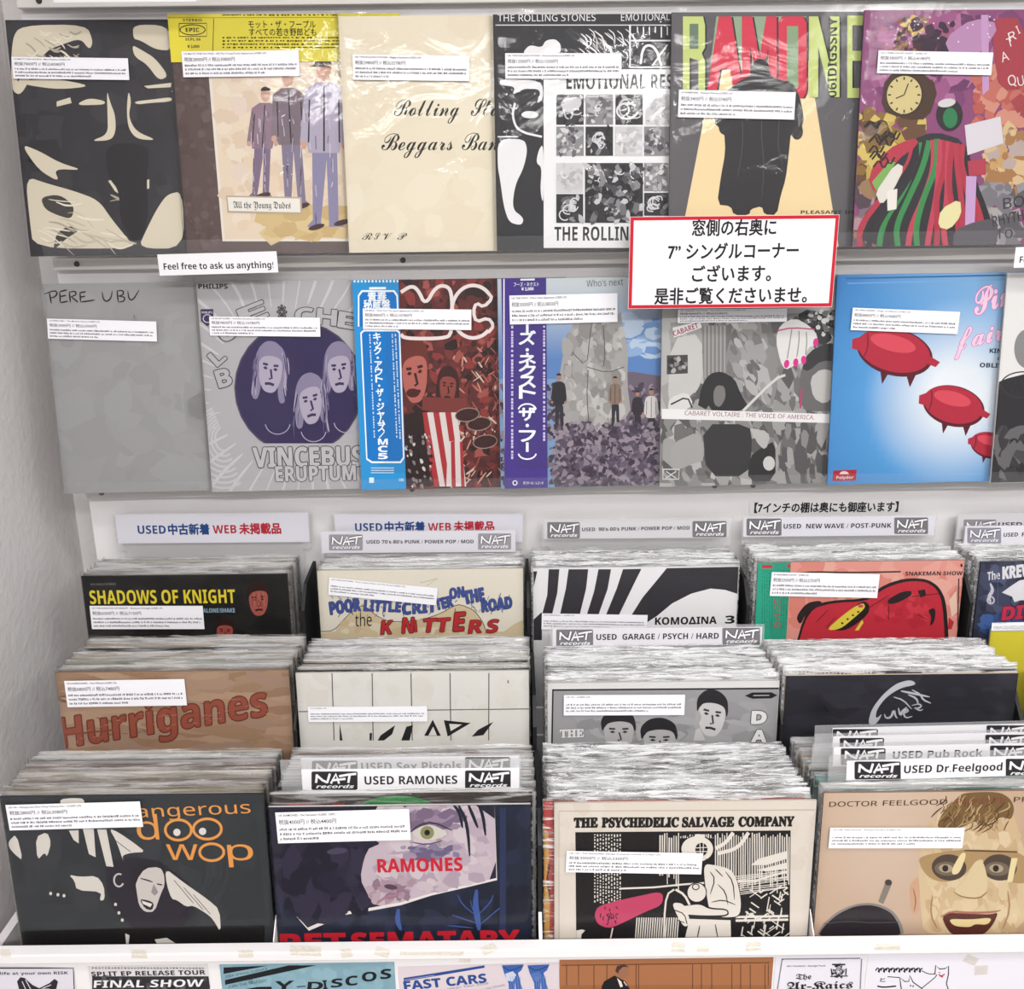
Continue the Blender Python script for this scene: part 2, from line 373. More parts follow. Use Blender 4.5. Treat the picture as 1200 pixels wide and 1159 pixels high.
def label_on(parent, lay, header, price, crop, tl, tr, h, lines=3, lab=None, seed=1, Moff=None, jacket=None):
    """white price paper stuck on the sleeve, in the plane of the jacket, just in front of the plastic"""
    Mj = jacket.M; N = -(Mj.to_3x3() @ Vector((0, 1, 0))); P = Mj.translation + N * .0036
    f = lambda p: hit(crop[0] + p[0] / crop[2], crop[1] + p[1] / crop[2], P, N)
    A, B = f(tl), f(tr); U = (B - A).normalized(); up = (Mj.to_3x3() @ Vector((0, 0, 1))); up = (up - U * up.dot(U)).normalized()
    W = (B - A).length; H = h / crop[2] * W / (math.hypot(tr[0] - tl[0], tr[1] - tl[1]) / crop[2])
    a = Art(frameM(A - up * H, U, up), W, H, .0003, '#f7f6fb', '#dddddf')
    r = random.Random(seed)
    ink = lin('#26242a')
    def T(s, x, y, hh, b=0., width=None):
        vs, fs, mn, mx = textmesh(s, b); sc = hh / .72; sx = sc if width is None else width / (mx - mn); yy = a.lay()
        for fc in fs: a.raw([(x + (vs[i][0] - mn) * sx, y + vs[i][1] * sc) for i in fc], [ink] * len(fc), yy)
    m = .02 * W
    if header: T(header, m, H * .87, H * .065, .012, min(.75 * W, len(header) * .0115 * W))
    if price: T(price, m, H * .62, H * .125, .004, .43 * W)
    top = .42 if price else .5
    a.k += 1; a.hold = True
    for i in range(lines):
        z = H * (top - i * .155); x = m; end = (W - 1.5 * m) if i < lines - 1 else W * r.uniform(.3, .7)
        while x < end:
            wd = W * r.uniform(.006, .016); hh = H * r.uniform(.045, .075); z2 = z + r.uniform(-.006, .006) * H
            for q in range(2):
                b0 = z2 + hh * q * .6
                a.raw([(x, b0), (x + wd, b0), (x + wd, b0 + hh * .36), (x, b0 + hh * .36)], [ink] * 4, -.0002 - .00002 * a.k)
            if r.random() < .6: a.raw([(x + wd * .3, z2), (x + wd * .55, z2), (x + wd * .55, z2 + hh), (x + wd * .3, z2 + hh)], [ink] * 4, -.0002 - .00002 * a.k)
            x += wd + W * r.choice((.002, .003, .004, .011))
    a.hold = False
    return a.finish('price_label', parent, PAPER)

def sleeve(parent, W, H, M, mat, over=.009, side=.004, wr=.0007, seed=0, T=.003, front=.0026, seg=26, sag=.0):
    """clear outer bag: rippled front and back sheets, open at the top"""
    V, Fc = [], []; nx, nz = seg, seg
    for sheet in (0, 1):
        b = len(V)
        for j in range(nz + 1):
            for i in range(nx + 1):
                u, v = i / nx, j / nz; x = -side + (W + 2 * side) * u; z = -.001 + (H + .001 + over) * v
                n = noise.noise(Vector((u * 5 + seed * 7.1, v * 5, sheet * 9 + seed))) * wr + noise.noise(Vector((u * 16 + seed * 3, v * 13, seed + sheet))) * wr * .35
                e = min(1, 8 * min(u, 1 - u)) * min(1, 8 * v)
                z2 = z + (v > .999) * noise.noise(Vector((u * 9, seed * 5.3, 1))) * .0022
                y = (-front - abs(n) * .4 - n * .4 if sheet == 0 else T + .0015 + n * .4) * (.35 + .65 * e) if sheet == 0 else (T + .0012 + n * .3)
                V.append((x, y, z2))
        for j in range(nz):
            for i in range(nx):
                p = b + j * (nx + 1) + i; Fc.append((p, p + 1, p + nx + 2, p + nx + 1))
    k = (nx + 1) * (nz + 1)
    for j in range(nz):
        for i in (0, nx):
            p = j * (nx + 1) + i; Fc.append((p, p + nx + 1, p + nx + 1 + k, p + k))
    o = mesh_obj('plastic_sleeve', V, Fc, mat)
    for p in o.data.polygons: p.use_smooth = True
    o.parent = parent; o.matrix_basis = parent.matrix_world.inverted() @ M
    return o
LP = .315
def record(M, label, base, edge=None, T=.0032, group=None, crop=(0, 0, 1), W=LP, H=LP):
    root = empty('vinyl_record', M, label, 'record', group)
    return root, Art(M, W, H, T, base, edge, crop)
# ------------------------------------------------------------------ the setting
def struct(o): tag(o, kind='structure'); return o
struct(box('floor', (-.755, -1.6, -.02), (1.9, 1.62, 0), DARKW))
struct(box('wall_back', (-.9, 1.62, 0), (1.9, 1.68, 2.75), PLASTER))
struct(box('wall_left', (-.82, -1.6, 0), (-.755, 1.62, 2.75), PLASTER))

# ------------------------------------------------------------------ display rack and its clear ledges
XL, XR = -.682, 1.09
RACKY = 1.515
rack = empty('display_rack', Matrix.Translation((0, RACKY, 0)), 'white painted wooden wall rack carrying the upper rows of records', 'rack')
box('back_panel', (XL, RACKY, .66), (XR, RACKY + .09, 2.02), WHITE, rack, .001)
TRAY = {'top': 1.483, 'mid': 1.1285, 'upper': 1.838}
SY = 1.446     # front of the sleeves' bottoms
for key, lab in (('top', 'clear acrylic ledge holding the top row of records'), ('mid', 'clear acrylic ledge holding the middle row of records'),
                 ('upper', 'clear acrylic ledge above the top row, cut by the picture edge')):
    z = TRAY[key]
    box('mounting_strip', (XL + .004, RACKY - .018, z - .022), (XR, RACKY + .0002, z - .004), ALU, rack, .0015)
    e = empty('acrylic_ledge', Matrix.Translation((0, SY, z)), lab, 'ledge')
    x0, x1 = -.66, XR
    box('shelf_plate', (x0, SY - .012, z - .0035), (x1, RACKY - .0005, z - .001), ACRYL, e)
    box('front_lip', (x0, SY - .0145, z - .004), (x1, SY - .012, z + .022), ACRYL, e)
    box('end_plate', (x0 - .003, SY + .014, z - .0035), (x0, RACKY - .0005, z + .03), ACRYL, e)
    for px in ((89, 472, 930) if key == 'top' else ((119, 483, 837, 882) if key == 'mid' else (47, 620))):
        py = {'top': 302, 'mid': 577, 'upper': 10}[key]
        p = hitY(px, py, RACKY - .018)
        me = bpy.data.meshes.new('screw'); import bmesh
        bm = bmesh.new(); bmesh.ops.create_cone(bm, cap_ends=True, segments=14, radius1=.0042, radius2=.0034, depth=.003)
        bmesh.ops.rotate(bm, verts=bm.verts, matrix=Matrix.Rotation(math.pi / 2, 3, 'X'))
        bm.to_mesh(me); bm.free(); me.materials.append(STEEL)
        o = bpy.data.objects.new('screw', me); COL.objects.link(o); o.parent = rack
        o.matrix_basis = rack.matrix_world.inverted() @ Matrix.Translation((p.x, RACKY - .0194, z - .013))

# ------------------------------------------------------------------ stepped browser bins
ROWS = [dict(Y=1.3976, z=1.0183, back=1.492, px=(362, 620, 880, 1144), py=668), dict(Y=1.195, z=.9304, back=1.345, px=(342, 631, 919, 1196), py=795),
        dict(Y=1.0162, z=.8657, back=1.176, px=(311, 637, 961), py=940)]
LEAN = math.radians(2.5)
BX0, BX1 = -.67, 1.09
names = ('back', 'middle', 'front')
for i, r in enumerate(ROWS):
    zb = r['z'] - .325; r['zb'] = zb; yf, yb = ((1.3795, 1.492), (1.1775, 1.330), (.993, 1.1645))[i]
    e = empty('record_bin', Matrix.Translation((0, yf, zb)), 'white wooden browser bin, %s of the three stepped rows' % names[i], 'bin')
    r['bin'] = e
    box('bottom_board', (BX0, yf, zb - .018), (BX1, yb, zb - .001), WHITE, e)
    box('back_board', (BX0, yb, zb - .018), (BX1, yb + .006, r['z'] - .16), WHITE, e)
    for sx in (BX0, BX1): box('end_board', (sx - .006, yf, zb - .018), (sx + .006, yb, zb + .10), WHITE, e)
    if i < 2: box('front_board', (BX0, yf - .006, zb - .018), (BX1, yf, zb + .10), WHITE, e)
fb = ROWS[2]['bin']
box('front_lip', (BX0, .975, .676), (BX1, .993, .689), WHITE, fb, .0015)
box('front_board', (BX0, .984, .02), (BX1, .993, .6742), WHITE, fb)
# ------------------------------------------------------------------ records standing face out on the ledges
CA, CB, CC, CD, CE, CF = (0, 0, 2.857), (390, 0, 2.857), (780, 0, 2.857), (0, 290, 2.857), (390, 290, 2.857), (740, 290, 2.609)
YAW, LEANW = math.radians(2.4), math.radians(5.2)
def shown(row, blx, bly, label, base, crop, edge=None, seed=0, H=LP, roll=0):
    p = hitY(blx, bly, SY)
    M = tiltM(Vector((p.x, SY + .001, TRAY[row] + .001)), LEANW, YAW, roll)
    root, a = record(M, label, base, edge, crop=crop, H=H, group='records standing face out on the wall rack')
    a.seed = seed; a.root = root
    return a
def done(a, lab=None):
    a.finish('jacket', a.root)
    sleeve(a.root, a.W, a.H, a.M, PLASTIC, seed=a.seed + 1, wr=.0008, front=.0019)
    if lab:
        header, price, tl, tr, h = lab
        label_on(a.root, None, header, price, (a.ox, a.oy, a.s), tl, tr, h, seed=a.seed, jacket=a)

# --- top row
a = shown('top', 35, 297, 'black record sleeve with smoky cream shapes, leftmost of the top row', '#37353a', CA, '#2b2a29', 1)
a.sm = 2
CR, CM, DK = '#e4d9c2', '#b9ae9b', '#2f2d31'
a.speck(30, 70, 610, 840, 60, 20, 70, ['#3a383d', '#343236', '#3f3d41'], 3)
for p in ([(70, 85), (290, 82), (312, 140), (300, 168), (270, 128), (205, 150), (155, 170), (112, 240), (70, 322), (36, 300), (40, 130)],
          [(445, 82), (560, 85), (578, 150), (565, 170), (520, 165), (470, 135), (446, 130)],
          [(442, 150), (470, 165), (520, 195), (565, 255), (532, 270), (492, 215), (450, 190)],
          [(60, 272), (120, 266), (180, 262), (312, 288), (200, 300), (95, 286)], [(482, 288), (575, 277), (572, 292), (495, 296)],
          [(190, 340), (235, 326), (240, 345), (190, 357)], [(262, 345), (300, 328), (352, 338), (350, 350), (300, 352), (268, 352)],
          [(448, 340), (520, 332), (575, 325), (575, 340), (500, 345), (460, 350)],
          [(358, 300), (368, 340), (386, 385), (388, 440), (372, 470), (302, 473), (362, 450), (360, 380)],
          [(430, 300), (440, 340), (430, 390), (455, 440), (528, 470), (458, 466), (430, 430), (424, 370)],
          [(85, 590), (160, 615), (250, 640), (330, 670), (375, 735), (428, 800), (455, 832), (112, 832), (100, 740)],
          [(612, 640), (560, 650), (525, 700), (490, 770), (462, 832), (618, 832)],
          [(70, 482), (130, 505), (200, 545), (280, 570), (180, 565), (200, 610), (130, 570)],
          [(362, 605), (395, 600), (400, 650), (385, 640)], [(470, 610), (500, 600), (500, 630), (480, 640)],
          [(412, 606), (430, 598), (450, 608), (440, 622), (418, 620)], [(410, 735), (490, 738), (470, 758), (430, 762)]): a.poly(p, CR)
for p in ([(135, 660), (200, 650), (250, 690), (240, 735), (190, 720), (150, 700)], [(190, 780), (230, 755), (272, 768), (220, 800), (190, 830), (178, 830)], [(110, 215), (85, 230), (60, 275), (55, 250)]): a.poly(p, '#4a4643')
for i in range(26):
    r = random.Random(i); x, y = r.uniform(95, 380), r.uniform(650, 820)
    a.line([(x, y), (x + 40, y + r.uniform(-10, 30)), (x + 90, y + r.uniform(0, 60))], r.uniform(3, 9), r.choice([CM, '#f2ead8', '#cdc2ad']), 2, True)
    x, y = r.uniform(80, 260), r.uniform(95, 200)
    a.line([(x, y), (x + 20, y + 12), (x + 40, y + r.uniform(-20, 40))], r.uniform(3, 8), r.choice([CM, '#f2ead8']), 2, True)
a.poly([(350, 480), (505, 480), (490, 600), (500, 735), (455, 825), (400, 735), (400, 640), (360, 590)], '#2a282c')
done(a, ('US MOTT THE HOOPLE - Mad Shadows (USED LP)', '税抜7800円 // 税込8580円', (38, 190), (428, 195), 70))

a = shown('top', 219, 295, 'brown record sleeve with yellow paper band and cream picture of men in suits', '#5c4a48', CA, '#4a3b38', 2)
a.speck(560, 180, 760, 850, 120, 5, 22, ['#63504e', '#574543', '#695755'], 2)
a.poly([(694, 195), (1300, 195), (1300, 808), (745, 808)], '#efe6da')
a.poly([(704, 203), (1300, 203), (1300, 800), (753, 800)], '#ecd9c0')
a.speck(710, 230, 1140, 790, 160, 12, 40, ['#e9d3b8', '#efdfca', '#e4cdb4', '#ead6c6'], 5, inside=lambda x, y: x > 715 + (y - 203) * .09)
a.speck(900, 700, 1160, 790, 40, 12, 40, ['#d9bd85', '#cfb27c', '#e0c794'], 6, 1.6, 0)
person(a, 868, 288, 375, '#8d7283', '#7e6a86', '#caa08d', .06)
person(a, 985, 225, 465, '#7d6d78', '#857a92', '#d0a48e', -.05)
person(a, 1085, 190, 575, '#b3aabf', '#8f8aab', '#d0a48e', 0)
a.poly([(1035, 222), (1114, 228), (1090, 218), (1085, 190), (1055, 190), (1055, 216)], '#4a3c3c')
r = random.Random(5)
for i in range(90):
    cx, t, h = r.choice([(868, 288, 375), (985, 225, 465), (1085, 190, 575)]); x, y = cx + r.uniform(-.1, .1) * h, t + r.uniform(.2, .93) * h
    if y > t + .55 * h: x = cx + r.choice((-.05, .05)) * h
    a.line([(x, y), (x + r.uniform(-4, 4), y + r.uniform(15, 50))], r.uniform(2, 5), r.choice(['#5a4a58', '#c9bfd0', '#6d5c74', '#e0d4dc']), 0, True)
for x, y in ((880, 655), (1010, 690), (1060, 760), (1145, 745)): a.ell(x, y, 28, 9, '#4b3236', -15, 14)
a.poly([(757, 655), (1010, 660), (1012, 717), (762, 712)], '#bfae96'); a.poly([(762, 660), (1004, 665), (1006, 711), (767, 706)], '#f4efe6')
a.t(bfraktur('All the Young Dudes'), 782, 697, 974, 699, 22, '#2a2420', .0)
a.hold = False
b = a    # paper band folded over the top
o = Art(a.M @ Matrix.Translation((-.0012, -.0016, .258)), LP * 1.006, .0615, .0008, '#e4d548', '#d0c23c', CA)
o.t('モット・ザ・フープル', 832, 92, 1057, 92, 19, '#1d1b14', .012); o.t('すべての若き野郎ども', 834, 118, 1059, 118, 19, '#1d1b14', .012)
o.line([(600, 78), (692, 78), (692, 122), (600, 122), (600, 78)], 2.5, '#1d1b14'); o.ring(645, 100, 42, 17, 3, '#1d1b14'); o.t('EPIC', 622, 107, 668, 107, 13, '#1d1b14', .03)
o.t('STEREO', 612, 72, 676, 72, 8, '#1d1b14', .02); o.t('ECPL-56', 622, 136, 672, 136, 8, '#1d1b14', .02); o.t('¥ 2,000', 628, 160, 668, 160, 9, '#1d1b14', .02); o.line([(716, 62), (712, 190)], 2, '#1d1b14'); o.line([(560, 60), (1130, 58)], 1.5, '#8a8020')
r = random.Random(1)
for y in (52, 128, 139, 150, 161):
    x = 745
    while x < 1135: w_ = r.uniform(4, 9); o.rect(x, y - 4, x + w_, y + r.uniform(-1, 1), '#2a2712'); x += w_ + r.choice((2, 3, 8))
o.finish('paper_band', a.root, PAPER)
done(a, ('US MOTT THE HOOPLE - All The Young Dudes (Japanese) (USED LP)', '税抜28000円 // 税込30800円', (607, 172), (999, 168), 82))

a = shown('top', 409, 294, 'plain cream record sleeve with black copperplate script, in the top row', '#efe3ca', CB, '#cdbf9f', 3)
a.speck(30, 60, 545, 830, 60, 30, 90, ['#eee2c8', '#f1e6ce', '#ecdfc5'], 8)
BK = '#26231f'
a.t(bscript('Rolling'), 205, 388, 424, 388, 60, BK, -.012, .12); a.t(bscript('Stones'), 462, 388, 636, 388, 62, BK, -.012, .12)
a.t(bscript('Beggars'), 163, 503, 402, 503, 62, BK, -.012, .12); a.t(bscript('Banquet'), 432, 503, 690, 503, 64, BK, -.012, .12)
a.t(bscript('R'), 98, 803, 135, 803, 26, BK, -.012, .12); a.t(bscript('S'), 138, 803, 160, 803, 26, BK, -.012, .12); a.t(bscript('V'), 166, 803, 200, 803, 26, BK, -.012, .12); a.t(bscript('P'), 216, 803, 250, 803, 26, BK, -.012, .12)
done(a, ('UK THE ROLLING STONES - Beggars Banquet (USED LP)', '税抜29800円 // 税込32780円', (66, 182), (457, 187), 80))

a = shown('top', 582.5, 292, 'black and white record sleeve with a grid of grey thermal image tiles', '#2c2b2f', CB, '#222', 4)
WHI = '#f1eff1'
a.line([(545, 84), (1150, 84)], 3, WHI); a.t('THE ROLLING STONES', 552, 72, 880, 70, 22, WHI, .005); a.t('EMOTIONAL RESCUE', 965, 70, 1240, 66, 22, WHI, .005)
r = random.Random(9)
for i in range(34):
    x, y = r.uniform(820, 990), r.uniform(95, 180); a.line([(x, y), (x + 20, y + 16), (x + r.uniform(10, 40), y + r.uniform(20, 60))], r.uniform(2, 5), WHI, 1, True)
a.sm = 2
for p in ([(640, 170), (660, 150), (700, 160), (712, 135), (745, 130), (765, 150), (760, 185), (640, 185)],
          [(560, 265), (700, 268), (706, 330), (680, 350), (700, 300), (640, 295), (600, 320), (612, 290), (560, 285)],
          [(552, 465), (640, 465), (652, 500), (640, 560), (610, 620), (600, 700), (640, 730), (632, 755), (590, 745), (572, 690), (560, 600), (552, 560)],
          [(690, 500), (706, 480), (706, 690), (694, 640), (700, 560), (680, 545)]): a.poly(p, WHI)
a.line([(610, 345), (600, 390), (620, 440), (700, 458)], 7, WHI, 2); a.ell(660, 384, 28, 12, WHI); a.line([(552, 458), (620, 458)], 4, WHI)
a.sm = 0
a.line([(995, 84), (995, 225), (1150, 225)], 6, WHI); a.line([(995, 136), (1150, 136)], 5, WHI)
for x in range(1020, 1140, 20): a.line([(x, 90), (x, 110 + (x % 3) * 8)], 4, WHI)
a.line([(1030, 215), (1040, 150), (1080, 155), (1100, 220)], 8, WHI, 2); a.line([(1070, 220), (1120, 150)], 5, WHI)
a.rect(706, 232, 1320, 830, '#f4f3f4')
a.t('EMOTIONAL RESCUE', 782, 298, 1222, 297, 46, '#3a393c', .035); a.t('THE ROLLING STONES', 742, 806, 1195, 804, 45, '#333236', .035)
r = random.Random(21)
def tile(x0, y0, x1, y1, seed, mode):
    bg = {'d': '#2f2e31', 'g': '#8e8c8f', 'l': '#d4d2d4'}[mode]
    a.rect(x0, y0, x1, y1, bg); ins = lambda x, y: x0 + 8 < x < x1 - 8 and y0 + 8 < y < y1 - 8
    pal = {'d': ['#1f1e21', '#605e62', '#bdbbbe', '#3b3a3e', '#8b898c'], 'g': ['#6d6b6e', '#b4b2b5', '#55545a', '#d8d6d8'], 'l': ['#c3c1c4', '#e4e2e4', '#b3b1b4', '#cac8cb']}[mode]
    a.speck(x0, y0, x1, y1, 46, 4, 11, pal, seed, 1.7, None, ins)
    if mode == 'd':
        q = random.Random(seed)
        for _ in range(4): cx, cy = q.uniform(x0 + 25, x1 - 25), q.uniform(y0 + 25, y1 - 25); a.ring(cx, cy, q.uniform(10, 24), q.uniform(8, 22), 4, '#dddbde', q.uniform(0, 90), 0, q.uniform(180, 340), 14)
for i, (x, mode) in enumerate(((748, 'd'), (846, 'g'), (946, 'd'), (1046, 'l'))): tile(x, 316, x + 92, 418, 30 + i, mode)
for i, (x, mode) in enumerate(((748, 'g'), (846, 'd'), (944, 'l'), (1042, 'g'))): tile(x, 424, x + 92, 522, 40 + i, mode)
tile(748, 546, 838, 645, 51, 'l'); tile(844, 546, 1038, 746, 52, 'd'); tile(1042, 546, 1122, 640, 53, 'g'); tile(748, 650, 838, 746, 54, 'd'); tile(1042, 646, 1122, 722, 55, 'd')
a.speck(850, 552, 1030, 740, 110, 5, 14, ['#8b898c', '#cac8cb', '#4a494d', '#1f1e21', '#737175'], 77, 1.8)
a.ell(800, 352, 34, 22, '#d5d3d6', -25); a.ring(985, 372, 34, 26, 7, '#e8e6e9', 0, 20, 320)
done(a, ('UK THE ROLLING STONES - Emotional Rescue (USED LP)', '税抜12000円 // 税込13200円', (577, 178), (967, 178), 80))

a = shown('top', 783, 291, 'grey record sleeve with a yellow light beam, dark figure and tall red lettering', '#605d61', CC, '#4a484c', 5)
YE, LG, RE = '#f3d9a6', '#c8d57f', '#d5324c'
a.poly([(165, 205), (480, 205), (580, 830), (45, 830)], YE)
def block(s, x0, x1, y0, y1, col, out='#2b282a'):
    """one tall block letter"""
    t = (x1 - x0) * .3; m = (x0 + x1) / 2; q = (y1 - y0)
    P = {'R': [[(x0, y0), (x1 - t * .3, y0), (x1, y0 + q * .12), (x1, y0 + q * .42), (x1 - t * .5, y0 + q * .5), (x1, y0 + q * .6), (x1, y1), (x1 - t, y1), (x1 - t, y0 + q * .6), (x0 + t, y0 + q * .56), (x0 + t, y1), (x0, y1)]],
         'A': [[(x0, y1), (m - t * .6, y0), (m + t * .6, y0), (x1, y1), (x1 - t * .9, y1), (m + t * .45, y0 + q * .72), (m - t * .45, y0 + q * .72), (x0 + t * .9, y1)]],
         'M': [[(x0, y1), (x0, y0), (x0 + t, y0), (m, y0 + q * .55), (x1 - t, y0), (x1, y0), (x1, y1), (x1 - t * .8, y1), (x1 - t * .8, y0 + q * .4), (m, y0 + q * .95), (x0 + t * .8, y0 + q * .4), (x0 + t * .8, y1)]],
         'O': [[(x0 + t * .4, y0), (x1 - t * .4, y0), (x1, y0 + q * .08), (x1, y1 - q * .08), (x1 - t * .4, y1), (x0 + t * .4, y1), (x0, y1 - q * .08), (x0, y0 + q * .08)]],
         'N': [[(x0, y1), (x0, y0), (x0 + t, y0), (x1 - t, y0 + q * .62), (x1 - t, y0), (x1, y0), (x1, y1), (x1 - t, y1), (x0 + t, y0 + q * .38), (x0 + t, y1)]],
         'E': [[(x0, y0), (x1, y0), (x1, y0 + q * .12), (x0 + t, y0 + q * .12), (x0 + t, y0 + q * .43), (x1 - t * .3, y0 + q * .43), (x1 - t * .3, y0 + q * .55), (x0 + t, y0 + q * .55), (x0 + t, y0 + q * .88), (x1, y0 + q * .88), (x1, y1), (x0, y1)]]}[s]
    for p in P: a.poly([(x + 6, y + 2) for x, y in p], out); a.poly(p, col)
    if s == 'O': a.rect(x0 + t, y0 + q * .12, x1 - t, y1 - q * .12, '#8aa37f')
    if s == 'R': a.rect(x0 + t, y0 + q * .1, x1 - t, y0 + q * .44, '#6a7f6a')
a.poly([(65, 55), (205, 55), (170, 250), (60, 300)], '#5c595c')
a.poly([(170, 55), (470, 55), (455, 210), (150, 215)], '#93a98a')
block('R', 58, 132, 55, 302, LG); block('A', 140, 258, 55, 300, RE); block('M', 255, 372, 55, 310, RE); block('O', 378, 472, 55, 328, RE); block('N', 480, 582, 55, 325, LG); block('E', 608, 665, 52, 328, LG)
a.rect(680, 55, 720, 325, LG)
a.t('06IDIGSSNY', 572, 325, 574, 58, 30, '#2b292b', .02)
a.sm = 1
FG = '#2c2a2d'   # a plain dark standing figure
a.poly([(285, 250), (300, 232), (345, 232), (358, 262), (425, 275), (452, 330), (466, 420), (420, 440), (412, 520), (402, 600), (385, 655), (372, 720), (330, 718), (322, 690), (285, 700), (280, 720), (228, 720), (218, 690), (172, 685), (185, 590), (200, 510), (196, 440), (158, 410), (190, 320), (225, 285)], FG)
a.ell(318, 232, 30, 36, FG); a.ell(200, 428, 22, 24, FG); a.ell(440, 440, 20, 28, FG)
for pp in ([(330, 310), (318, 420), (330, 560), (320, 680)], [(250, 330), (262, 470), (240, 600)], [(390, 330), (372, 470), (392, 560)]): a.line(pp, 3, '#48464a', 2, True)
a.t('PLEASANT DREAMS', 452, 716, 712, 716, 11, '#332c26', .03)
done(a, ('US RAMONES - Pleasant Dreams (USED LP)', '税抜3400円 // 税込3740円', (45, 300), (436, 309), 86))

a = shown('top', 999, 290, 'record sleeve with purple and red graffiti painting of a clock and striped robe', '#8d4a77', CC, '#3d2230', 6)
a.sm = 1
PU = ['#9c5585', '#7c3f70', '#b06d98', '#a45a78', '#6c3762']
a.speck(690, 50, 1200, 330, 150, 14, 50, PU, 3); a.speck(1040, 200, 1200, 420, 80, 14, 40, ['#b85a52', '#c46e62', '#a5444a', '#d28f7c'], 4)
a.speck(640, 380, 860, 620, 90, 14, 40, ['#c0a34d', '#d3bb66', '#8a6a35', '#6a4a33'], 5); a.speck(630, 620, 760, 830, 60, 12, 36, ['#7d6a77', '#b08c98', '#54424d', '#9a7a58'], 6)
a.speck(1080, 420, 1200, 640, 70, 14, 40, ['#c9a06a', '#d8b98b', '#a87a4e', '#b9a7a0'], 7); a.speck(960, 620, 1200, 830, 110, 12, 40, ['#7b777c', '#95919a', '#605c61', '#aaa5a4'], 8)
a.speck(770, 60, 870, 190, 50, 6, 18, ['#d2b06a', '#4a3030', '#8a5a3a'], 9); a.speck(830, 80, 960, 170, 24, 12, 30, ['#4a2f44', '#3a2638'], 11)
a.poly([(1090, 60), (1200, 60), (1200, 300), (1120, 300), (1100, 200)], '#a93c48'); a.poly([(930, 130), (1030, 60), (1120, 80), (1060, 180), (960, 200)], '#bb8ab4')
a.poly([(1055, 50), (1080, 50), (1082, 300), (1060, 320)], '#c79ac6')
a.poly([(735, 250), (840, 230), (915, 290), (880, 400), (800, 400), (720, 370)], '#4a3326'); a.ell(800, 320, 64, 70, '#3e2f22', 10); a.ell(798, 318, 58, 64, '#d6c489', 10)
for k in range(12): t = k * math.pi / 6; a.line([(798 + 44 * math.cos(t), 318 + 50 * math.sin(t)), (798 + 54 * math.cos(t), 318 + 60 * math.sin(t))], 5, '#3d3020')
a.line([(798, 318), (812, 280)], 4, '#3d3020'); a.line([(798, 318), (770, 330)], 4, '#3d3020')
ST = ['#b43a4c', '#c14458', '#2f2b30', '#b03548', '#3d8a4e']
a.poly([(820, 470), (900, 440), (1000, 470), (1040, 600), (1090, 760), (1100, 832), (640, 832), (690, 700), (740, 560)], '#332f35')
r = random.Random(4)
for i in range(15):
    x0 = 830 + i * 13; x1 = 650 + i * 32
    a.line([(x0, 465 + abs(i - 6) * 3), (x0 - 10 + r.uniform(-16, 16), 560), ((x0 + x1) / 2 + r.uniform(-20, 20), 660), (x1 + r.uniform(-16, 16), 760), (x1, 832)], 19, ST[(i * 2 + i // 3) % 5], 2)
a.poly([(675, 590), (740, 500), (830, 460), (850, 480), (770, 540), (720, 620), (700, 650)], '#b9384c'); a.poly([(700, 640), (770, 545), (800, 560), (760, 640), (720, 690)], '#e3ddd4'); a.poly([(690, 610), (750, 540), (770, 545), (705, 640)], '#7fae5c')
a.poly([(740, 640), (775, 632), (772, 700), (742, 706)], '#eee6de'); a.ell(950, 385, 44, 54, '#2d2a2c'); a.ell(952, 395, 24, 34, '#2f7d4f'); a.ell(940, 345, 30, 14, '#d7d3d4', -10)
a.poly([(1000, 420), (1120, 390), (1130, 480), (1010, 520)], '#dcd6dc'); a.poly([(1010, 540), (1070, 530), (1072, 585), (1015, 590)], '#b43f52'); a.poly([(1005, 590), (1040, 590), (1030, 832), (1000, 832)], '#c9a2cf')
a.poly([(920, 700), (985, 665), (990, 720), (950, 770), (910, 760)], '#e8dfa8'); a.poly([(965, 770), (1040, 740), (1110, 730), (1110, 832), (960, 832)], '#5b575d')
for s, x, y, x1, y1, h in (('A', 1126, 210, 1150, 200, 30), ('T', 1145, 160, 1165, 152, 28), ('R', 1152, 140, 1175, 130, 28), ('I', 1180, 115, 1188, 110, 26), ('Q', 1150, 290, 1175, 280, 32), ('U', 1180, 290, 1200, 284, 30)): a.t(s, x, y, x1, y1, h, '#f0e6e2', .01)
a.t('RHYTHM', 1095, 760, 1230, 730, 34, '#3b3638', 0); a.t('10', 1105, 800, 1160, 796, 28, '#3b3638', 0); a.t('BO', 1130, 700, 1200, 690, 34, '#3b3638', 0)
for i in range(12): x, y = r.uniform(660, 760), r.uniform(420, 560); a.line([(x, y), (x + 20, y - 26), (x + 34, y + 8), (x + 50, y - 20)], 6, '#2a2420', 1)
a.ring(720, 430, 24, 26, 4, '#4a3828')
for i in range(24): x, y = r.uniform(700, 1100), r.uniform(55, 150); a.ell(x, y, 3, 3, '#f0dcec', n=6)
done(a, ('US A TRIBE CALLED QUEST - (USED LP)', '税抜3800円 // 税込4180円', (713, 169), (1097, 176), 70))

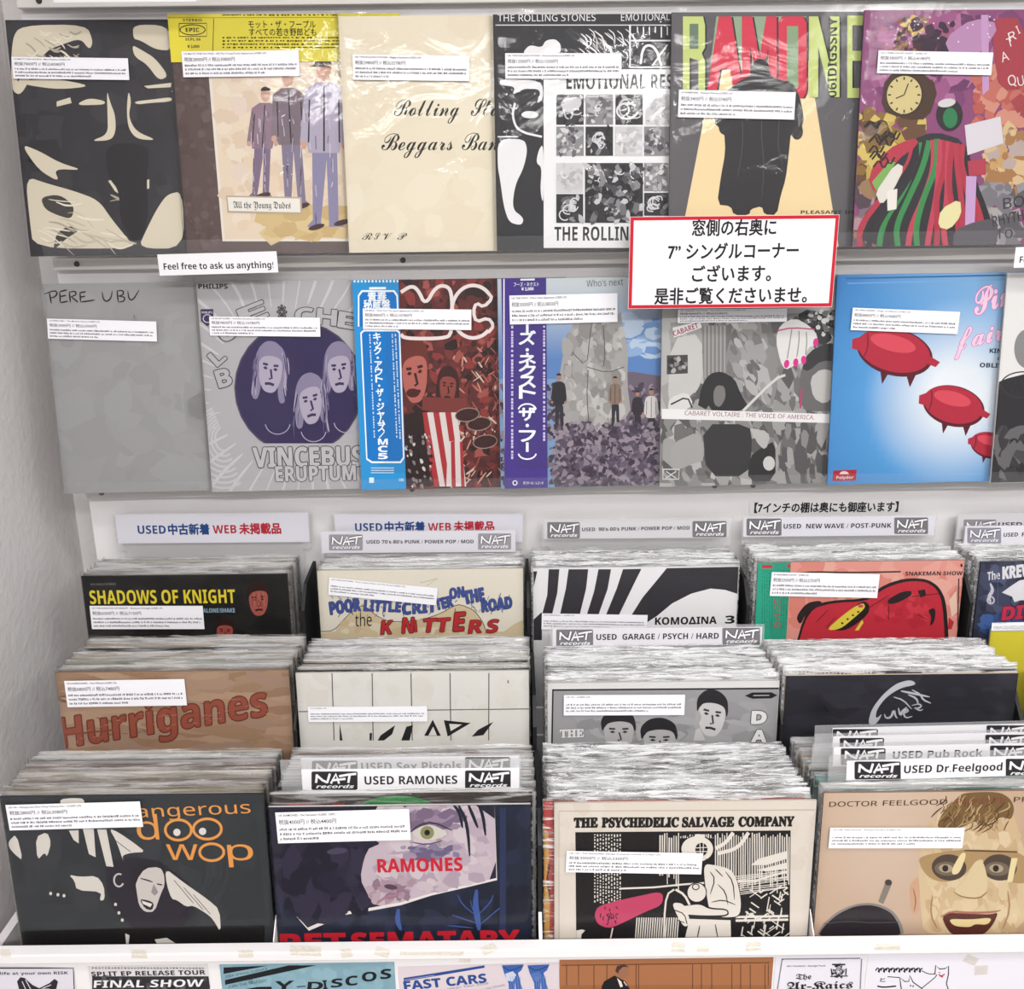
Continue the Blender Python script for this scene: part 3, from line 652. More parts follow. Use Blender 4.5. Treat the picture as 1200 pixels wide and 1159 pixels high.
# --- middle row
a = shown('mid', 74.5, 573, 'plain grey record sleeve with handwritten black marker title at its top', '#a3a2a3', CD, '#8d8c8d', 11)
r = random.Random(2)
a.speck(150, 200, 700, 800, 70, 20, 70, ['#a09fa0', '#a6a5a6', '#a2a1a2', '#a8a7a9'], 12, 1.6)
for pts in ([(165, 150), (172, 188)], [(148, 156), (185, 143), (193, 155), (180, 168), (168, 168)], [(200, 148), (202, 185)], [(200, 148), (225, 142)], [(200, 165), (222, 160)], [(203, 185), (228, 180)],
            [(232, 150), (236, 184)], [(230, 150), (252, 146), (256, 158), (236, 166)], [(240, 166), (262, 184)], [(268, 152), (270, 182)], [(266, 152), (288, 148)], [(268, 167), (286, 163)], [(270, 183), (318, 176)],
            [(342, 148), (346, 174), (358, 182), (372, 170), (376, 145)], [(392, 146), (396, 182)], [(390, 146), (412, 143), (414, 158), (396, 163)], [(396, 163), (418, 166), (416, 180), (396, 183)], [(428, 145), (432, 174), (446, 176), (466, 142)]): a.line(pts, 5.5, '#26252a', 1, True)
done(a, ('US PERE UBU - The Modern Dance (USED LP)', '税抜3000円 // 税込3300円', (157, 238), (523, 248), 68))

a = shown('mid', 248, 573, 'silver record sleeve with dark purple disc and three pale long-haired faces', '#b9b6b9', CD, '#99969a', 12)
r = random.Random(3)
for k in range(44):
    t = math.radians(k * 8.4 + 2); R0, R1 = r.uniform(255, 290), 620; cx, cy = 985, 470
    a.line([(cx + R0 * math.cos(t), cy + R0 * math.sin(t)), (cx + 400 * math.cos(t + .05), cy + 400 * math.sin(t + .05)), (cx + R1 * math.cos(t), cy + R1 * math.sin(t))], r.uniform(5, 11), '#d2cfd2', 2, True)
for k in range(8): a.ring(750, 640 + k * 4, 30 + k * 12, 40 + k * 14, 7, '#cdcacd', 0, 60, 250, 16)
DP, PL = '#2f2553', '#b5acc0'
a.ell(1000, 470, 216, 222, '#4b465a'); a.ell(1000, 470, 210, 216, DP, 0, 48); a.rect(860, 656, 1240, 700, '#bcb9bc')
for cx, cy, w_, h_, t_, lg in ((905, 415, 95, 150, 6, 1.3), (1040, 520, 90, 150, -8, 1.0), (1135, 415, 90, 150, -4, .9)): head(a, cx, cy, w_, h_, PL, '#8d84a2', DP, t_, lg)
r = random.Random(6)
for i in range(70):
    cx, cy = r.choice(((905, 415), (1040, 520), (1135, 415))); sx = r.choice((-1, 1)); x = cx + sx * r.uniform(38, 58); y = cy + r.uniform(-70, 60)
    a.line([(x, y), (x + sx * 4, y + 25), (x + sx * r.uniform(0, 9), y + r.uniform(40, 70))], r.uniform(2, 5), r.choice([DP, PL, '#6a6086']), 1, True)
for cx, cy in ((930, 585), (1050, 610), (1160, 580)): a.ring(cx, cy, 42, 40, 3, PL, 0, 10, 170, 14)
for s, x, y, x1, y1, h in (('B', 735, 470, 780, 458, 58), ('L', 728, 400, 760, 372, 50), ('U', 752, 320, 800, 290, 60), ('E', 815, 262, 900, 228, 55), ('C', 990, 255, 1050, 255, 52), ('H', 1060, 255, 1125, 262, 52), ('E', 1130, 265, 1190, 275, 52)): a.t(s, x, y, x1, y1, h, '#bdbabd', .05, out='#2c2a2e', ow=.035)
a.t('✳', 928, 232, 962, 232, 34, '#2c2a2e', .02)
a.t('VINCEBUS', 850, 735, 1215, 730, 66, '#c6c3c6', .05, out='#3a383c', ow=.03); a.t('ERUPTUM', 925, 782, 1192, 778, 50, '#c6c3c6', .05, out='#3a383c', ow=.03)
a.t('PHILIPS', 665, 138, 763, 138, 16, '#211f22', .04)
a.poly([(672, 207), (714, 206), (716, 245), (695, 264), (674, 246)], '#3a3352'); a.ring(695, 238, 14, 13, 3, '#c6c3d2'); a.t('PHILIPS', 677, 221, 711, 221, 7, '#d6d3e0', .02)
done(a, ('US BLUE CHEER - Vincebus Eruptum (USED LP)', '税抜9800円 // 税込10780円', (700, 231), (1071, 235), 64))

a = shown('mid', 424.5, 572, 'dark red concert photo record sleeve with bright blue Japanese paper band', '#5c2624', CE, '#3b1716', 13)
a.speck(225, 110, 560, 805, 420, 6, 22, ['#6d2a27', '#3d1b1a', '#8a3530', '#2a1616', '#a1504a', '#4c2220', '#77302c'], 3, 1.4)
for i in range(130):
    r = random.Random(i + 40); x, y = r.uniform(400, 560), r.uniform(320, 800); a.line([(x, y), (x + r.uniform(-30, 30), y + r.uniform(10, 40))], r.uniform(2, 7), r.choice(['#c98f78', '#d8c3b4', '#2a1314', '#8d3f36', '#b9655a']), 1, True)
head(a, 275, 430, 100, 190, '#b8655a', '#6a2a20', '#3a1210', -6, 0); a.ell(268, 487, 22, 15, '#4a1514'); head(a, 385, 470, 66, 110, '#8d4238', '#3b1717', '#2a0f0f', 4, 1.2)
a.poly([(300, 500), (450, 505), (450, 560), (300, 545)], '#7b3430')
for i in range(6): a.poly([(296 + i * 20, 552), (316 + i * 20, 552), (372 + i * 15, 800), (340 + i * 18, 800)], ['#b02f36', '#e2d7d4'][i % 2])
a.poly([(385, 650), (430, 645), (440, 800), (380, 800)], '#e0d5d2'); a.poly([(395, 650), (408, 648), (412, 800), (398, 800)], '#b02f36'); a.poly([(425, 650), (434, 650), (442, 800), (430, 800)], '#b02f36')
for cx, cy in ((490, 590), (450, 560), (510, 650)): a.ell(cx, cy, 40, 22, '#3c1a1a', -8); a.ring(cx, cy, 40, 22, 3, '#9d8a80', -8)
a.poly([(240, 560), (300, 545), (330, 800), (245, 800)], '#2a1416'); a.speck(245, 620, 330, 800, 60, 3, 7, ['#d8d0cc', '#8a8080', '#1c1012'], 4, 1.6, 75)
WHT = '#f0e2e0'
a.line([(228, 150), (262, 128), (285, 140), (310, 195), (345, 130), (385, 128), (400, 160), (400, 290), (370, 305), (240, 305), (228, 290)], 12, WHT, 2)
a.ring(470, 215, 72, 88, 12, WHT, 0, 45, 315); a.line([(520, 152), (535, 170), (505, 200), (480, 185), (470, 215), (480, 250), (520, 235), (540, 262), (520, 285)], 11, WHT, 1)
b = Art(a.M @ Matrix.Translation((-.001, -.0016, .0005)), .068, LP, .0008, '#2f93d2', '#1d7cb8', CE)
b.speck(66, 104, 232, 120, 1, 1, 1, ['#2f93d2']);
for i in range(13): b.rect(70 + i * 12, 103, 76 + i * 12, 117, '#e9f2f8')
BLU, LB = '#1a76c4', '#f0f6fb'
b.poly([(84, 160), (96, 143), (206, 143), (218, 160), (222, 262), (84, 265)], LB); b.poly([(89, 163), (100, 149), (203, 149), (213, 163), (217, 262), (89, 265)], BLU)
b.t('青春', 118, 178, 180, 176, 24, LB, .025); b.t('秘蔵盤', 104, 204, 192, 202, 24, LB, .025); b.line([(122, 137), (178, 136)], 8, LB)
b.poly([(92, 285), (104, 275), (218, 275), (226, 285), (240, 705), (228, 722), (130, 722), (112, 710)], LB); b.poly([(97, 288), (106, 281), (214, 281), (221, 288), (235, 702), (225, 716), (132, 716), (116, 706)], BLU)
ch = 'キック・アウト・ザ・ジャムズ／'
for i, c_ in enumerate(ch):
    y = 310 + i * 23.4; x = 147 + i * 1.2
    if c_ == '・': b.ell(x, y - 11, 4, 4, LB, n=10)
    elif c_ == '／': b.line([(x + 9, y - 20), (x - 9, y)], 3, LB)
    else: b.t(c_, x - 11, y, x + 13, y, 22, LB, .03)
for i, c_ in enumerate('MC5'): b.t(c_, 152, 660 + i * 24, 184, 660 + i * 24, 20, LB, .05)
r = random.Random(8)
for x0 in (197, 208, 122):
    y = 290
    while y < 640: q = r.uniform(4, 8); b.rect(x0 + (y - 290) * .045, y, x0 + 4 + (y - 290) * .045, y + q, '#cfe2f2'); y += q + r.choice((2, 3, 7))
for y in (738, 746, 754): b.line([(128, y), (205, y)], 2.4, '#d5e8f5')
b.rect(122, 770, 138, 788, '#dcecf7'); b.t('CBS', 222, 782, 238, 782, 9, '#dcecf7', .03)
b.finish('paper_band', a.root, PAPER)
done(a, ('US MC5 - Kick Out The Jams (Japanese) (USED LP)', '税抜9800円 // 税込10780円', (100, 204), (464, 208), 68))

a = shown('mid', 587, 572, 'record sleeve with purple Japanese paper band beside a photo of grey stone and blue sky', '#7f9fc4', CE, '#5a5866', 14)
a.pgrid(548, 100, 1150, 440, 10, 10, lambda u, v: mixc('#cfd6d8', '#5d86c0', min(1, max(0, v * 1.25))))
a.speck(980, 230, 1110, 360, 30, 12, 26, ['#8fb0d8', '#6e93c9', '#b9cbe0'], 2, 1.8, 0)
a.poly([(745, 470), (900, 430), (1000, 416), (1110, 432), (1140, 800), (745, 800)], '#6d6270')
a.speck(560, 440, 1110, 800, 900, 4, 13, ['#5b4f62', '#7d7180', '#8f8390', '#4a3f50', '#9c8f9a', '#6e5f70', '#3f3644'], 5, 1.7, None, lambda x, y: y > 455 + max(0, 960 - x) * .02)
a.sm = 1
STN = ['#a9a6a4', '#b7b4b1', '#9c9996', '#8e8b89', '#c3c0bc']
a.poly([(770, 560), (752, 470), (775, 330), (800, 262), (850, 225), (905, 215), (955, 240), (990, 330), (985, 450), (1000, 570), (900, 590), (830, 600)], '#a7a4a2')   # a plain boulder
a.speck(775, 240, 975, 590, 200, 6, 24, STN, 6, 1.5, 85, lambda x, y: abs(x - 875) < 95 and y > 250)
for pts in ([(800, 350), (850, 400), (860, 300), (870, 240)], [(850, 400), (920, 420), (975, 400)], [(855, 410), (850, 500), (858, 590)], [(905, 260), (912, 360), (905, 400)]): a.line(pts, 3, '#5d5a5c', 1)
for x, y, h_ in ((757, 420, 190), (945, 430, 170), (1020, 478, 150), (1066, 470, 180)): person(a, x, y, h_, {757: '#2b2930', 945: '#8a7568', 1020: '#322d33', 1066: '#d6d1d0'}[x], '#322e38', '#a9806c')
a.speck(745, 590, 1110, 800, 420, 4, 11, ['#5b4f62', '#8f8390', '#4a3f50', '#9c8f9a', '#3f3644'], 9, 1.7)
a.t("Who's next", 850, 132, 972, 126, 22, '#6b6a70', 0)
b = Art(a.M @ Matrix.Translation((.006, -.0016, .0002)), .066, LP, .0008, '#4a3a86', '#efecf4', CE)
b.line([(573, 96), (573, 806)], 4, '#efecf4'); b.line([(739, 96), (739, 806)], 7, '#efecf4'); 
b.t('フーズ・ネクスト', 606, 130, 690, 129, 11, LB, .01); b.t('¥ 2,000', 632, 144, 672, 143, 10, LB, .03); b.line([(628, 108), (676, 107)], 6, LB)
for i, c_ in enumerate('フーズ・ネクスト(ザ・フー)'):
    y = 250 + i * 36.2; x = 651
    if c_ == 'ー': b.line([(x, y - 32), (x, y)], 9, LB)
    elif c_ == '・': b.ell(x, y - 16, 6, 6, LB, n=10)
    elif c_ == '(': b.ring(x, y + 6, 30, 22, 5, LB, 0, 190, 350, 12)
    elif c_ == ')': b.ring(x, y - 34, 30, 22, 5, LB, 0, 10, 170, 12)
    else: b.t(c_, x - 27, y, x + 27, y, 36, LB, .035)
r = random.Random(18)
for x0 in (704, 597):
    y = 262
    while y < (655 if x0 == 704 else 705): q = r.uniform(5, 10); b.rect(x0, y, x0 + 7, y + q, '#cdc6e4'); y += q + r.choice((2, 3, 8))
b.ring(610, 788, 7, 7, 3, LB); b.t('ポリドール・レコード', 637, 793, 705, 793, 9, LB, .01)
b.finish('paper_band', a.root, PAPER)
done(a, ('UK THE WHO - Who\'s Next (Japanese) (USED LP)', '税抜35000円 // 税込38500円', (591, 161), (953, 153), 95))

a = shown('mid', 773, 567.5, 'grey photo collage record sleeve with a white title strip and pink accents', '#b8b6b4', CF, '#8b8987', 15)
a.sm = 1
GR = ['#8d8b8a', '#a5a3a1', '#737170', '#bdbbb9', '#5d5b5b']
a.poly([(120, 230), (640, 190), (640, 500), (120, 500)], '#9b9997'); a.speck(120, 215, 640, 500, 240, 10, 40, GR, 3, 1.5, 80)
a.poly([(120, 280), (215, 260), (218, 420), (150, 480), (110, 490)], '#cac8c5'); a.poly([(215, 240), (290, 235), (290, 400), (220, 410)], '#858381')
for x in range(225, 290, 12): a.line([(x, 240), (x, 400)], 4, '#adaba9')
a.poly([(108, 330), (172, 328), (172, 385), (108, 388)], '#4a4848'); a.speck(112, 335, 168, 380, 20, 4, 10, ['#8a8888', '#333', '#b5b3b3'], 5)
a.poly([(290, 300), (330, 250), (380, 250), (430, 290), (450, 400), (430, 500), (330, 500), (290, 400)], '#8f8d8c'); a.speck(300, 270, 430, 480, 60, 8, 20, ['#a3a1a0', '#7b7979', '#b5b3b2', '#6b6969'], 8, 2, 70)
a.poly([(200, 500), (215, 420), (240, 385), (275, 378), (315, 400), (335, 450), (365, 500)], '#302f31'); a.poly([(250, 440), (262, 420), (285, 425), (288, 460), (270, 490), (252, 480)], '#7d7b7a')
a.poly([(510, 500), (515, 380), (540, 330), (600, 300), (640, 310), (640, 500)], '#6d6b6b'); a.poly([(545, 400), (580, 370), (625, 380), (625, 450), (590, 480), (555, 460)], '#c3c1be'); a.poly([(520, 370), (540, 320), (600, 290), (640, 300), (640, 350), (580, 345), (540, 380)], '#3c3a3c')
a.poly([(500, 210), (545, 185), (636, 230), (600, 300), (560, 290)], '#3a393b'); a.speck(520, 195, 625, 270, 60, 4, 11, ['#d8d6d4', '#6d6b6b', '#222'], 9)
a.poly([(440, 280), (455, 235), (500, 215), (545, 240), (570, 270), (560, 300), (540, 305), (525, 350), (500, 360), (470, 375), (455, 350)], '#e7e4e2')
for x, y, t_ in ((474, 356, 10), (502, 352, 5), (526, 344, 0), (563, 290, 10)): a.ell(x, y, 8, 13, '#e0338e', t_)
a.line([(445, 255), (490, 245), (560, 250)], 4, '#c23a7e', 1); a.line([(520, 430), (516, 490)], 5, '#c0406f', 0)
for pts in ([(476, 340), (484, 290), (490, 250)], [(505, 335), (512, 290), (512, 255)], [(532, 328), (536, 290), (534, 258)]): a.line(pts, 3, '#8d8b89', 1)
a.poly([(125, 245), (210, 225), (215, 245), (130, 275)], '#efedeb'); a.t('CABARET', 130, 272, 205, 245, 16, '#a8325f', .02)
a.poly([(95, 525), (625, 540), (620, 720), (85, 720)], '#7f7d7c'); a.speck(100, 530, 620, 715, 240, 8, 34, GR, 13, 1.8, 75)
a.poly([(215, 540), (360, 540), (370, 600), (355, 700), (230, 700)], '#39383a'); a.poly([(445, 715), (460, 560), (540, 540), (615, 560), (615, 715)], '#6f6d6d'); a.speck(460, 560, 600, 715, 50, 10, 26, ['#8d8b8a', '#5a5859', '#a5a3a2'], 15, 2.2, 85)
a.poly([(355, 715), (360, 640), (400, 610), (440, 590), (440, 715)], '#2f2e30'); a.poly([(385, 600), (372, 570), (400, 555), (425, 575), (410, 620)], '#bcbab8'); a.ell(420, 660, 18, 22, '#d0cecc'); a.poly([(120, 600), (210, 560), (225, 650), (190, 660), (120, 690)], '#a9a7a5')
a.line([(340, 500), (440, 400), (470, 390)], 8, '#d8d6d4', 1); a.poly([(115, 460), (170, 440), (190, 480), (160, 500), (110, 500)], '#dedcda'); a.line([(120, 480), (170, 455), (185, 490)], 5, '#3a393b', 1)
a.poly([(92, 493), (628, 510), (628, 537), (92, 524)], '#f2f0ef'); a.t('CABARET VOLTAIRE : THE VOICE OF AMERICA.', 162, 512, 558, 526, 13, '#8d2f4d', .015)
a.line([(96, 678), (146, 678), (144, 708), (96, 708), (96, 678)], 4, '#d5d3d1'); a.t('✕', 104, 703, 136, 703, 20, '#d5d3d1', .02)
done(a, ('UK CABARET VOLTAIRE - The Voice Of America (USED LP)', '税抜4800円 // 税込5280円', (142, 190), (476, 186), 40))

a = shown('mid', 970, 563, 'sky blue record sleeve with three floating red figures and pink neon script', '#4f97d6', CF, '#3b7cb8', 16)
def sky(u, v):
    d = math.hypot((u - .62), (v - .43)); t = max(0, min(1, (d - .13) / .33))
    b_ = mixc('#f0f5fa', '#58a2df', t); b_ = tuple(b_[i] * (1 - .0) for i in range(4)); e = max(0, min(1, (d - .4) / .4)); q = lin('#3f83c4')
    g = lin('#a8c8e6'); k = max(0, min(1, (u + v - 1.05) * 1.3)) * .6 * (1 - max(0, .3 - d))
    c = tuple(b_[i] * (1 - e) + q[i] * e for i in range(3)); return tuple(c[i] * (1 - k) + g[i] * k for i in range(3)) + (1.0,)
a.grid(26, 26, sky)
a.line([(655, 95), (1172, 84)], 5, '#2f6aa6'); a.line([(660, 110), (1172, 98)], 3, '#77aede')
RB, RH, RD = '#b8283f', '#dd4c5c', '#5d1626'
for cx, cy, rx, ry, t_ in ((805, 320, 118, 72, 14), (985, 485, 96, 62, 14), (1095, 605, 60, 40, 14)):   # balloons
    c_, s_ = math.cos(math.radians(t_)), math.sin(math.radians(t_)); X = lambda u, v: (cx + u * rx * c_ - v * ry * s_, cy + u * rx * s_ + v * ry * c_)
    a.poly([X(-.3, .7), X(-.12, 1.45), X(.0, .8)], RD); a.poly([X(.35, .6), X(.6, 1.3), X(.7, .5)], RD)
    a.ell(cx, cy, rx, ry, RD, t_, 36); a.ell(*X(-.03, -.06), rx * .95, ry * .9, RB, t_, 36); a.ell(*X(-.1, -.35), rx * .6, ry * .35, RH, t_)
    a.poly([X(.9, -.2), X(1.2, -.05), X(1.12, .2), X(.9, .15)], RB); a.poly([X(-.95, -.3), X(-1.15, -.1), X(-1.1, .3), X(-.9, .3)], RB); a.line([X(-.8, -.5), X(-.7, .1), X(-.75, .5)], 3, RD, 1)
NP = '#f0a3cf'
for s, x, y, x1, y1, h in (('Pink', 1052, 208, 1215, 150, 84), ('fairies', 985, 315, 1225, 262, 70)):
    a.t(bscript(s), x, y, x1, y1, h, '#f9d3ea', .012, .1, out='#d45aa6', ow=.014)
a.t('KINGS', 1094, 322, 1160, 324, 13, '#2b3550', .05); a.t('OF', 1118, 344, 1140, 345, 9, '#2b3550', .05); a.t('OBLIVION', 1064, 366, 1180, 369, 13, '#2b3550', .05)
a.poly([(617, 682), (688, 679), (686, 712), (614, 714)], '#b21f2d'); a.ell(650, 693, 14, 9, '#e8d5d2', 0, 14, 180, 360); a.t('Polydor', 626, 708, 678, 707, 9, '#f0dede', .03)
done(a, ('UK PINK FAIRIES - Kings Of Oblivion (USED LP)', '税抜8800円 // 税込9680円', (677, 184), (1005, 197), 66))

a = shown('mid', 1161.5, 561.5, 'white and black record sleeve cut off at the right end of the middle row', '#eceae8', CF, '#c9c7c5', 17)
a.poly([(1100, 420), (1150, 400), (1230, 380), (1500, 380), (1500, 720), (1090, 720)], '#2e2c2f'); a.ell(1210, 310, 40, 60, '#8d8b8c'); a.ring(1200, 420, 70, 40, 4, '#3a383b')
a.speck(1110, 560, 1250, 715, 30, 8, 24, ['#4a484b', '#3b393c', '#6a686b'], 4, 2)
done(a)
# ------------------------------------------------------------------ records filed in the bins
CG, CH, CI, CJ, CK, CL, CMM, CN = (0, 590, 3.158), (340, 590, 3.997), (600, 590, 3.997), (860, 590, 3.529), (0, 850, 3.529), (290, 850, 3.333), (610, 850, 3.333), (900, 840, 3.633)
LB_ = .313
UPV = Vector((0, math.sin(LEAN), math.cos(LEAN)))
def bag_mesh(seed, n=44):
    r = random.Random(seed); V, Fc = [], []; W, H, T = LB_, LB_, .003
    ov = r.uniform(.005, .009) if seed < 20 else r.uniform(.002, .0045)
    for sh in (0, 1):
        for j, z in enumerate((0, H * .6, H - .012, H - .001, H + ov)):
            for i in range(n + 1):
                u = i / n; x = -.0012 + (W + .0024) * u
                q = noise.noise(Vector((u * 7, seed * 3.3, j * .6 + sh * 4))) * .0016 + noise.noise(Vector((u * 24, seed * 1.7, j + sh))) * .0007
                k = 0 if j < 2 else (.5, .8, 1.0)[j - 2]
                y = (-.0006 + max(-.0004, min(.0003, q * .4 * k))) if sh == 0 else (T + .0005 + max(-.0003, min(.0004, q * k * .5)))
                zz = z
                if j == 4: zz += noise.noise(Vector((u * 6, seed * 2.1, 3.3))) * .003 + noise.noise(Vector((u * 26, seed, 8))) * .0012; y = max(-.001, min(T + .0009, T * (.3 + .45 * sh) + q * 1.6))
                V.append((x, y, zz - .0005))
    m = n + 1
    for sh in (0, 1):
        for j in range(4):
            for i in range(n): p = sh * 5 * m + j * m + i; Fc.append((p, p + 1, p + m + 1, p + m))
    for j in range(4):
        for i in (0, n): p = j * m + i; Fc.append((p, p + m, p + m + 5 * m, p + 5 * m))
    me = bpy.data.meshes.new('plastic_sleeve'); me.from_pydata(V, [], Fc); me.update()
    for p in me.polygons: p.use_smooth = True
    return me
BAGS = {}
for kind, mat in (('c', CRINKLE), ('s', SOFTPLA)):
    BAGS[kind] = []
    for i in range(9):
        me = bag_mesh(i + (0 if kind == 'c' else 20)); me.materials.append(mat); BAGS[kind].append(me)
def card_mesh(col, spine, inner, seed):
    """gatefold-less jacket: two boards with a paper inner between them, spine on the left"""
    r = random.Random(seed); V, Fc, C = [], [], []; W = H = LB_; T = r.choice((.0024, .0027, .003))
    for b_, c in (((0, 0, 0, W, T * .36, H), col), ((0, T * .64, 0, W, T, H - r.choice((0, .001))), mixc(col, '#777777', .3)), ((.0, T * .36, 0, .0012, T * .64, H), spine), ((.003, T * .4, .002, W - .002, T * .6, H - r.uniform(.001, .006)), inner)):
        boxvf(*b_, V, Fc); C += [lin(c)] * 24
    me = bpy.data.meshes.new('vinyl_record'); me.from_pydata(V, [], Fc); me.materials.append(INK)
    ca = me.color_attributes.new('Col', 'FLOAT_COLOR', 'CORNER'); fl = []
    for c in C: fl.extend(c)
    ca.data.foreach_set('color', fl); me.update(); return me
PALS = {'light': ['#f1efee', '#e6e2df', '#d9d4d2', '#c4bebc', '#efe9dd', '#8f8b8d', '#e9e6ea', '#55525a', '#f4f2f2', '#b9a9a2', '#dcd6cf', '#2e2c31'],
        'warm': ['#d8cfc2', '#c9bba9', '#b8a893', '#e2dacd', '#8d7c6c', '#6a605a', '#cfc8c0', '#a89a92', '#40393a', '#d9c7a9', '#9aa39a', '#c2b6b8'],
        'mix': ['#e9e6e2', '#cfc4b4', '#8a7f86', '#42485a', '#b9ad9b', '#e2dcd2', '#5f8f88', '#9c6a58', '#d9d6d8', '#353238']}
CARDS = {k: [card_mesh(c, v[(i * 5 + 3) % len(v)], '#efece6' if i % 3 else '#c9c3b8', i) for i, c in enumerate(v)] for k, v in PALS.items()}
class Bin: pass
def file_records(row, x, zt, n, pal, bag, label, group, seed, start=1, step=None, jit=.0015, skip=(), taper=0.0):
    R = ROWS[row]; r = random.Random(seed)
    y0 = R['Y']; step = step or .0053
    proto = None
    for i in range(start, n + 1):
        if i in skip: continue
        y = y0 + i * step
        me = r.choice(CARDS[pal]); o = bpy.data.objects.new('vinyl_record', me); COL.objects.link(o)
        z = zt + r.uniform(-.004, .001) - .00022 * i - LB_ * math.cos(LEAN)
        O = Vector((x + r.uniform(-jit, jit) + taper * i, y - LB_ * math.sin(LEAN), max(z, R['zb'] + .002)))
        o.matrix_world = tiltM(O, LEAN, 0, math.radians(r.uniform(-.2, .2)))
        tag(o, label, 'record', group)
        p = bpy.data.objects.new('plastic_sleeve', r.choice(BAGS[bag])); COL.objects.link(p); p.parent = o
ROWS[0]['deep'] = 1.494; ROWS[1]['deep'] = 1.338; ROWS[2]['deep'] = 1.1705
FX = {}
def front(row, tlx, tly, label, base, crop, edge=None, dy=0, group='records at the front of the browser bins'):
    Y = ROWS[row]['Y'] + dy; P = hitY(tlx, tly, Y)
    M = tiltM(P - UPV * LB_, LEAN)
    root, a = record(M, label, base, edge, crop=crop, W=LB_, H=LB_, group=group); a.root = root; a.x = P.x; FX.setdefault(row, []).append(P.x); a.z = P.z; a.seed = int(tlx)
    return a
def fdone(a, lab=None, mat=None):
    a.finish('jacket', a.root)
    sleeve(a.root, a.W, a.H, a.M, PLASTIC, seed=a.seed, wr=.0005, over=.007, side=.0012, front=.0016, T=.003)
    if lab:
        header, price, tl, tr, h = lab
        label_on(a.root, None, header, price, (a.ox, a.oy, a.s), tl, tr, h, seed=a.seed, jacket=a)

# ---- back row
a = front(0, 95, 675.5, 'black record sleeve with big yellow lettering, front of the back row left bin', '#1d1b1b', CG, '#151313')
a.speck(300, 270, 1110, 500, 60, 15, 50, ['#201e1e', '#191717', '#242222'], 1, 2, 10)
a.t('SHADOWS OF KNIGHT', 335, 372, 872, 368, 53, '#efd936', .035); a.t('ALONE/SHAKE', 752, 404, 870, 403, 17, '#9fc0d2', .02)
a.t('SKS 6002 STEREO', 335, 303, 430, 302, 8, '#8d8a88', .01)
head(a, 957, 362, 84, 112, '#a9594f', '#2a1513', '#2a1210', -4, 0); head(a, 832, 478, 72, 80, '#a24f46', '#2a1513', '#2a1210', 3, 0)
for q in range(6): a.line([(930 + q * 9, 330), (934 + q * 9, 380)], 3, '#c77a66' if q % 2 else '#7a3a33', 0, True)
fdone(a, ('US THE SHADOWS OF KNIGHT - Shadows Of Knight (USED LP)', '税抜6500円 // 税込7150円', (331, 379), (750, 379), 92))
file_records(0, a.x, a.z, 16, 'warm', 's', 'sleeved record filed behind the black one with yellow lettering, back row', 'records in the back row left bin', 11)

a = front(0, 371.5, 669, 'cream record sleeve with scrawled blue and red lettering, front of its back row bin', '#efe7d6', CH, '#d6ccb8')
a.poly([(130, 610), (210, 600), (260, 540), (320, 485), (350, 480), (420, 540), (500, 560), (620, 545), (700, 520), (770, 480), (800, 475), (860, 500), (900, 550), (920, 600), (1000, 600), (1050, 565), (1110, 535), (1110, 640), (130, 640)], '#dcc8a4')
a.line([(140, 600), (205, 598), (255, 538), (318, 484), (350, 478), (420, 540), (500, 558), (620, 544), (700, 518), (770, 478), (800, 473), (862, 500), (900, 550), (915, 590)], 4, '#6d6152', 1)
a.speck(230, 520, 900, 610, 60, 8, 26, ['#e3d2b2', '#d5be97', '#e9dcc2'], 3, 1.6, 0, lambda x, y: y > 560)
a.line([(640, 385), (690, 352), (610, 372)], 3, '#c9bda6')
BL = '#47579a'
for s, x, y, x1, y1, h in (('POOR', 190, 520, 330, 500, 60), ('LITTLE', 345, 502, 520, 508, 52), ('CRIT', 530, 520, 690, 505, 58), ('TER', 690, 498, 765, 480, 52), ('ON', 752, 446, 820, 436, 50), ('THE', 822, 470, 915, 452, 62), ('ROAD', 900, 508, 1042, 488, 56)):
    a.t(s, x, y, x1, y1, h, BL, .06, .12, out='#2c3767', ow=.02)
r = random.Random(4)
for i in range(80): x, y = r.uniform(190, 1030), 0; y = 480 - max(0, (x - 700)) * .05 + r.uniform(-55, 40); a.line([(x, y), (x + r.uniform(-14, 14), y + r.uniform(8, 22))], 3, r.choice([BL, '#8d97c0', '#2c3767']))
a.t('the', 308, 575, 385, 572, 62, '#2a2726', .01, .1)
for i, (s, x, y, h) in enumerate((('K', 425, 612, 66), ('N', 525, 606, 74), ('i', 585, 600, 52), ('T', 630, 602, 66), ('T', 694, 600, 66), ('E', 765, 596, 90), ('R', 835, 606, 62), ('S', 920, 604, 62))): a.t(s, x, y, x + (62 if s != 'i' else 18), y - 4, h, '#c23338', .05, .2, out='#4a2022', ow=.03)
fdone(a, ('US THE KNITTERS - Poor Little Critter On The Road (USED LP)', None, (183, 347), (691, 397), 86))
file_records(0, a.x, a.z, 17, 'light', 's', 'sleeved record filed behind the cream one with scrawled lettering, back row', 'records in the second bin of the back row', 12, skip=(14,))

